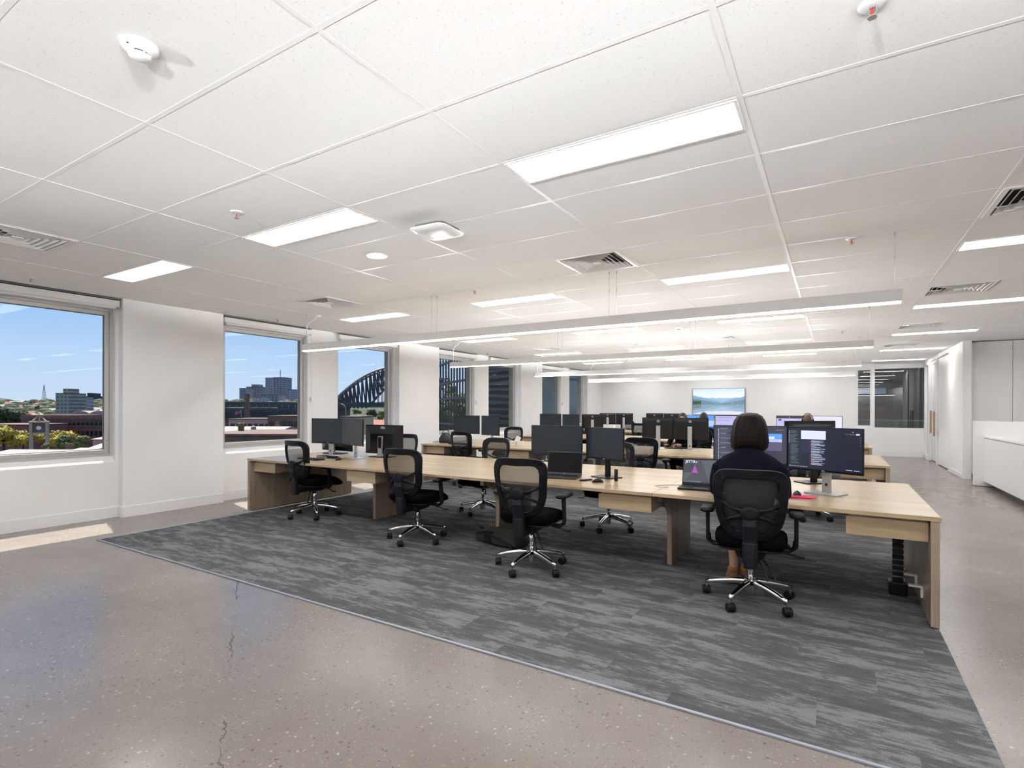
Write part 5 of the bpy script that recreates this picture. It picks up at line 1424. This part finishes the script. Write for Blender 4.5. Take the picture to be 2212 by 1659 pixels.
def viaduct(xl, xr, yt, yb, D, label):
    t = place((xl + xr)/2, D, 'steel_viaduct', label, 'viaduct'); k = pxm(D); w = (xr - xl)*k; xc = (xl + xr)/2; zt, zb = zpix(xc, yt, D), zpix(xc, yb, D)
    MB().box(-w/2, w/2, 0, 16, zt - .8, zt + .6).build('deck', STEELD, t); MB().box(-w/2, w/2, -.2, .4, zb, zb + .8).build('lower_chord', STEELD, t)
    n = int((xr - xl)/7); m = MB()
    for i in range(n):
        x0, x1 = -w/2 + w*i/n, -w/2 + w*(i + 1)/n
        m.tube([(x0, 0, zb), (x1, 0, zt)], .42, 4); m.tube([(x0, 0, zt), (x1, 0, zb)], .42, 4); m.tube([(x0, 0, zb), (x0, 0, zt)], .36, 4)
        m.tube([(x0, 15, zb), (x1, 15, zt)], .42, 4)
    m.build('truss_web', STEELD, t)
    for i in range(0, n, 5): MB().box(-w/2 + w*i/n - 1.5, -w/2 + w*i/n + 1.5, 2, 14, 0, zb).build('pier', CREAM, t)
    m = MB()
    for i in range(0, n, 2): m.cyl((-w/2 + w*i/n, .5, zt), (-w/2 + w*i/n, .5, zt + 2.4), .12, n=5)
    m.build('lamp_post', ROOFW, t)
viaduct(440, 700, 884, 908, 260, 'dark steel viaduct crossing behind the brick chimney')
D = 130; t = place(534, D, 'brick_chimney', 'tall slim brick chimney stack', 'chimney'); H = zpix(534, 851, D); k = pxm(D)
MB().lathe([(6.5*k, 0), (5.2*k, H*.8), (4.3*k, H)], n=12).build('shaft', mat('chimney_brick', (.13, .085, .065), .9), t); MB().lathe([(4.9*k, H - 1.2), (4.9*k, H)], n=12).build('rim', BROWN, t)
def flats(xl, xr, yt, D, m, label, rows, cols, wz=1.3, ww=.9, dep=10, roof=None):
    t, w, H = block('rendered_flats', label, xl, xr, yt, D, dep, m, group='rendered flats below the viaduct')
    me = MB().box(-ww/2, ww/2, -.05, .1, 0, wz).mesh('window', DARKWIN)
    for r in range(rows):
        for c in range(cols): link(me, 'window', t, loc=(-w/2 + w*(c + .7)/(cols + .4), 0, H - 2.2 - 2.9*r))
    return t
flats(494, 586, 906, 112, BRICKP, 'pinkish rendered flats with small dark windows', 2, 7); flats(578, 650, 900, 96, BROWN, 'brown flats with rows of dark windows', 3, 5); flats(592, 660, 932, 70, BRICKP, 'near pinkish flats with paired windows', 2, 4, wz=1.0, ww=.7)
gable(440, 592, 924, 938, 58, 'wide pale roof with a squat chimney pot'); block('parapet_roof', 'brown parapet roof below the second window', 430, 700, 942, 44, 9, BROWN)
D = 50; t = place(521, D, 'stone_turret', 'squat yellowish stone turret with a white dome', 'turret'); k = pxm(D); H = zpix(521, 922, D)
MB().lathe([(6*k, 0), (6*k, H), (7*k, H), (7*k, H + .3), (5*k, H + .4)], n=14).build('drum', mat('yellow_stone', (.15, .11, .055), .9), t); MB().ell((-.3, 3, H - .25), (6*k, 6*k, 6*k)).build('dome', ROOFW, t, smooth=True)
MB().cyl((0, 0, H), (0, 0, H + 37*k), .03, n=6).build('flag_pole', ROOFW, t)
m = MB(); m.loft([[(-.14*i, .06*math.sin(i*1.5), H + 36*k - .03*i) for i in range(5)], [(-.14*i, .06*math.sin(i*1.5), H + 30*k - .05*i) for i in range(5)]], cap=False, closed=False); m.build('flag', mat('flag_pink', (.25, .12, .13), .8), t)

# ---- third window: steel arch bridge
D = 420; t = place(800, D, 'arch_bridge', 'grey steel arch bridge with trussed arch and hangers', 'bridge'); k = pxm(D)
def P(x, y, dy=0): p = at(x, y, D); return Vector(((x - 800)*k, dy, p.z - GZ))
def arch(x, ya, xm, yc, xo):  # height pixel of a parabola through the crown
    return ya
def top(x): return 792 + 38*((x - 835)/100.0)**2 + .0
def bot(x): return 818 + 50*((x - 858)/78.0)**2 if x < 858 else 818
xs = [702 + 9*i for i in range(28)]
for dx, dy, nm in ((0, 34, 'far_truss'), (26, 0, 'near_truss')):
    f_ = []
    m = MB(); tp = [P(x + dx, top(x), dy) for x in xs]; m.tube(tp, 1.05, 5); m.build('top_chord', mat('bridge_pale', (.16, .165, .175), .6) , t)
    bx = [x for x in xs if bot(x) < 878]; m = MB(); m.tube([P(x + dx, bot(x), dy) for x in bx], .95, 5); m.build('lower_chord', STEELD, t)
    m = MB()
    for i in range(len(xs) - 1):
        x, x2 = xs[i], xs[i + 1]; a_, b2 = P(x + dx, top(x), dy), P(x + dx, min(bot(x), 882), dy); m.tube([a_, b2], .75, 4)
        m.tube([P(x + dx, top(x), dy), P(x2 + dx, min(bot(x2), 882), dy)], .5, 4)
    m.build('truss_web', STEELD, t)
    m = MB()
    for x in bx: m.tube([P(x + dx, bot(x), dy), P(x + dx, 874, dy)], .34, 4)
    m.build('hanger', STEELD, t)
m = MB()
for x in xs: m.tube([P(x, top(x), 34), P(x + 26, top(x), 0)], .6, 4)
m.build('cross_brace', STEELD, t)
za, zb = zpix(800, 871, D), zpix(800, 880, D); MB().box(-200, 120, 0, 34, zb, za - .8).build('deck', STEELD, t); MB().box(-200, 120, -.5, 0, za - .8, za + .6).build('parapet', STEELD, t)
for x in (-70, -30): MB().box(x - 5, x + 5, 4, 30, 0, zb).build('pier', STEELD, t)
for x, y, D_, r_, m_, l in ((800, 893, 150, 16, TREED, 'dark tree under the bridge deck'), (826, 896, 140, 18, TREEG, 'olive tree under the bridge by the jamb'), (772, 889, 200, 10, TREEG, 'pale grey-green tree below the arch foot')): tree(x, y, D_, r_, m_, l, n=700)
gable(780, 850, 908, 918, 95, 'terracotta roofed house beyond the old monitor', ROOFT); gable(800, 860, 918, 930, 80, 'low terracotta roof below the bridge', ROOFT)
block('roof_terrace', 'pale railed roof terrace left of the terracotta roofs', 735, 772, 903, 60, 7, CREAM)
t = place(741, 40, 'street_light', 'curved pale street light pole outside the third window', 'street light'); k = pxm(40)
pts = [(6*k, 0, 0), (6*k, 0, zpix(741, 885, 40))] + [(6*k - 11*k*(1 - math.cos(i/5*PI/2)), 0, zpix(741, 885, 40) + 12*k*math.sin(i/5*PI/2)) for i in range(1, 6)]
MB().tube(pts, .05, 8).build('pole', ROOFW, t, smooth=True); MB().box(-16*k, -5*k, -.12, .12, zpix(741, 874, 40), zpix(741, 873, 40)).build('lantern', STEELD, t)
# ---- fourth window: fin screen and trees
D = 24; t = place(975, D, 'fin_screen', 'curved screen of slim dark vertical fins outside', 'screen'); k = pxm(D)
fin = MB().box(-.035, .035, -.05, .05, 0, 16 + 9.0).mesh('fin', mat('fin_grey', (.055, .055, .06), .5))
for i in range(20): link(fin, 'fin', t, loc=((-40 + 6*i - 20)*k, .004*(i - 10)**2, 0))
for y0, y1 in ((800, 745), (834, 812), (864, 856), (913, 922)):
    m = MB(); m.tube([((-60 + 12*i)*k, .004*(2*i - 10)**2 - .08, zpix(975, y0 + (y1 - y0)*(i/11)**1.3, D)) for i in range(12)], .055, 6); m.build('rail', mat('rail_grey', (.16, .16, .165), .5), t)
for x, y, D_, r_, l in ((962, 905, 60, 36, 'dense dark tree low behind the vertical fins'), (992, 885, 64, 34, 'tall dark tree behind the middle fins'), (975, 850, 80, 20, 'slim dark treetop rising highest behind the fins'), (1010, 900, 62, 36, 'dense dark tree behind the last fins by the stone jamb')): tree(x, y, D_, r_, TREEG, l, squash=1.3, n=1100)
# ---- fifth to seventh window: neighbouring facades
def wavemat(name, a, b_, sc):
    m, tt, p = nmat(name); g = G(tt); tcn = g.n('ShaderNodeTexCoord'); mp_ = g.n('ShaderNodeMapping'); mp_.inputs['Scale'].default_value = (.35, .35, 1); g.l(tcn.outputs['Object'], mp_.inputs[0])
    wv = g.n('ShaderNodeTexWave', bands_direction='Z'); wv.inputs['Scale'].default_value = sc; wv.inputs['Distortion'].default_value = 5.0; wv.inputs['Detail'].default_value = 3; wv.inputs['Detail Scale'].default_value = 1.5
    g.l(mp_.outputs[0], wv.inputs['Vector']); g.l(g.ramp(wv.outputs['Fac'], [(.35, a), (.75, b_)]), p.inputs['Base Color']); p.inputs['Roughness'].default_value = .35; return m
def slab(xl, xr, D, m, name, label, mull):
    t = place((xl + xr)/2, D, name, label, 'building', 'neighbouring facades'); w = (xr - xl)*pxm(D); MB().box(-w/2, w/2, 0, 6, 0, 34).build('wall', m, t)
    for i in range(9): MB().box(-w/2, w/2, -.08, 0, 2 + 3.6*i, 2.15 + 3.6*i).build('floor_band', mull, t)
    return t
slab(1040, 1122, 34, wavemat('painted_reflection_facade', (0.034, 0.031, 0.024), (0.128, 0.122, 0.102), .75), 'rippled_building', 'dark facade with painted rippled reflections outside the fifth window', mat('band_dark', (0.085, 0.085, 0.076), .5))  # wave bands in the colour stand in for rippling reflections
slab(1128, 1212, 42, mat('olive_facade', (.42, .40, .33), .4, noise=.3, nscale=.6), 'olive_building', 'grey-green facade outside the sixth window', mat('band_olive', (0.153, 0.153, 0.136), .5))
slab(1214, 1290, 48, mat('teal_facade', (.50, .48, .45), .35, noise=.3, nscale=.4), 'teal_building', 'blue-grey facade outside the seventh window', mat('band_teal', (0.221, 0.238, 0.255), .5))
# ---- dark shell added behind the back window to block the sky
DK = mat('shell_dark', (.030, .034, .034), .8, noise=.4, nscale=1.2)
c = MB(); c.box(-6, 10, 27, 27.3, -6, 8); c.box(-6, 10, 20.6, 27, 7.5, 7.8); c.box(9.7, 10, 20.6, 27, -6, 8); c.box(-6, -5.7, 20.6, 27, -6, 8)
struct('sky_block_shell', c, DK)
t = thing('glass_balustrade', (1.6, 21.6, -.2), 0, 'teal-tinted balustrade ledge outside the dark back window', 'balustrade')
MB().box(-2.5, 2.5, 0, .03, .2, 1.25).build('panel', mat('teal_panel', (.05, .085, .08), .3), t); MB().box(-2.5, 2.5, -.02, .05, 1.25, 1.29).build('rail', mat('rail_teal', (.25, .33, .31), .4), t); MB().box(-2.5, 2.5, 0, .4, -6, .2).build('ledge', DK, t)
t = thing('market_canopy', (1.12, 23.5, -3), 0, 'red canopy stall beyond the dark back window', 'canopy')
MB().box(-.5, .42, 0, .5, 2.2, 4.4).build('drape', mat('canopy_red', (.12, .025, .03), .8), t); MB().box(-.5, .46, -.05, .55, 4.4, 4.52).build('valance', mat('canopy_pink', (.30, .09, .085), .8), t); MB().box(-.5, .46, -.2, .0, 5.0, 5.2).build('beam', TRIMW, t)
for x in (1.72, 2.16): 
    o = MB().box(x - .04, x + .04, 22.0, 22.1, -6, 7.5).build('steel_column', mat('column_blue', (.045, .05, .065), .5)); tag(o, 'slim blue-grey steel column outside the dark back window', 'column', 'courtyard columns')
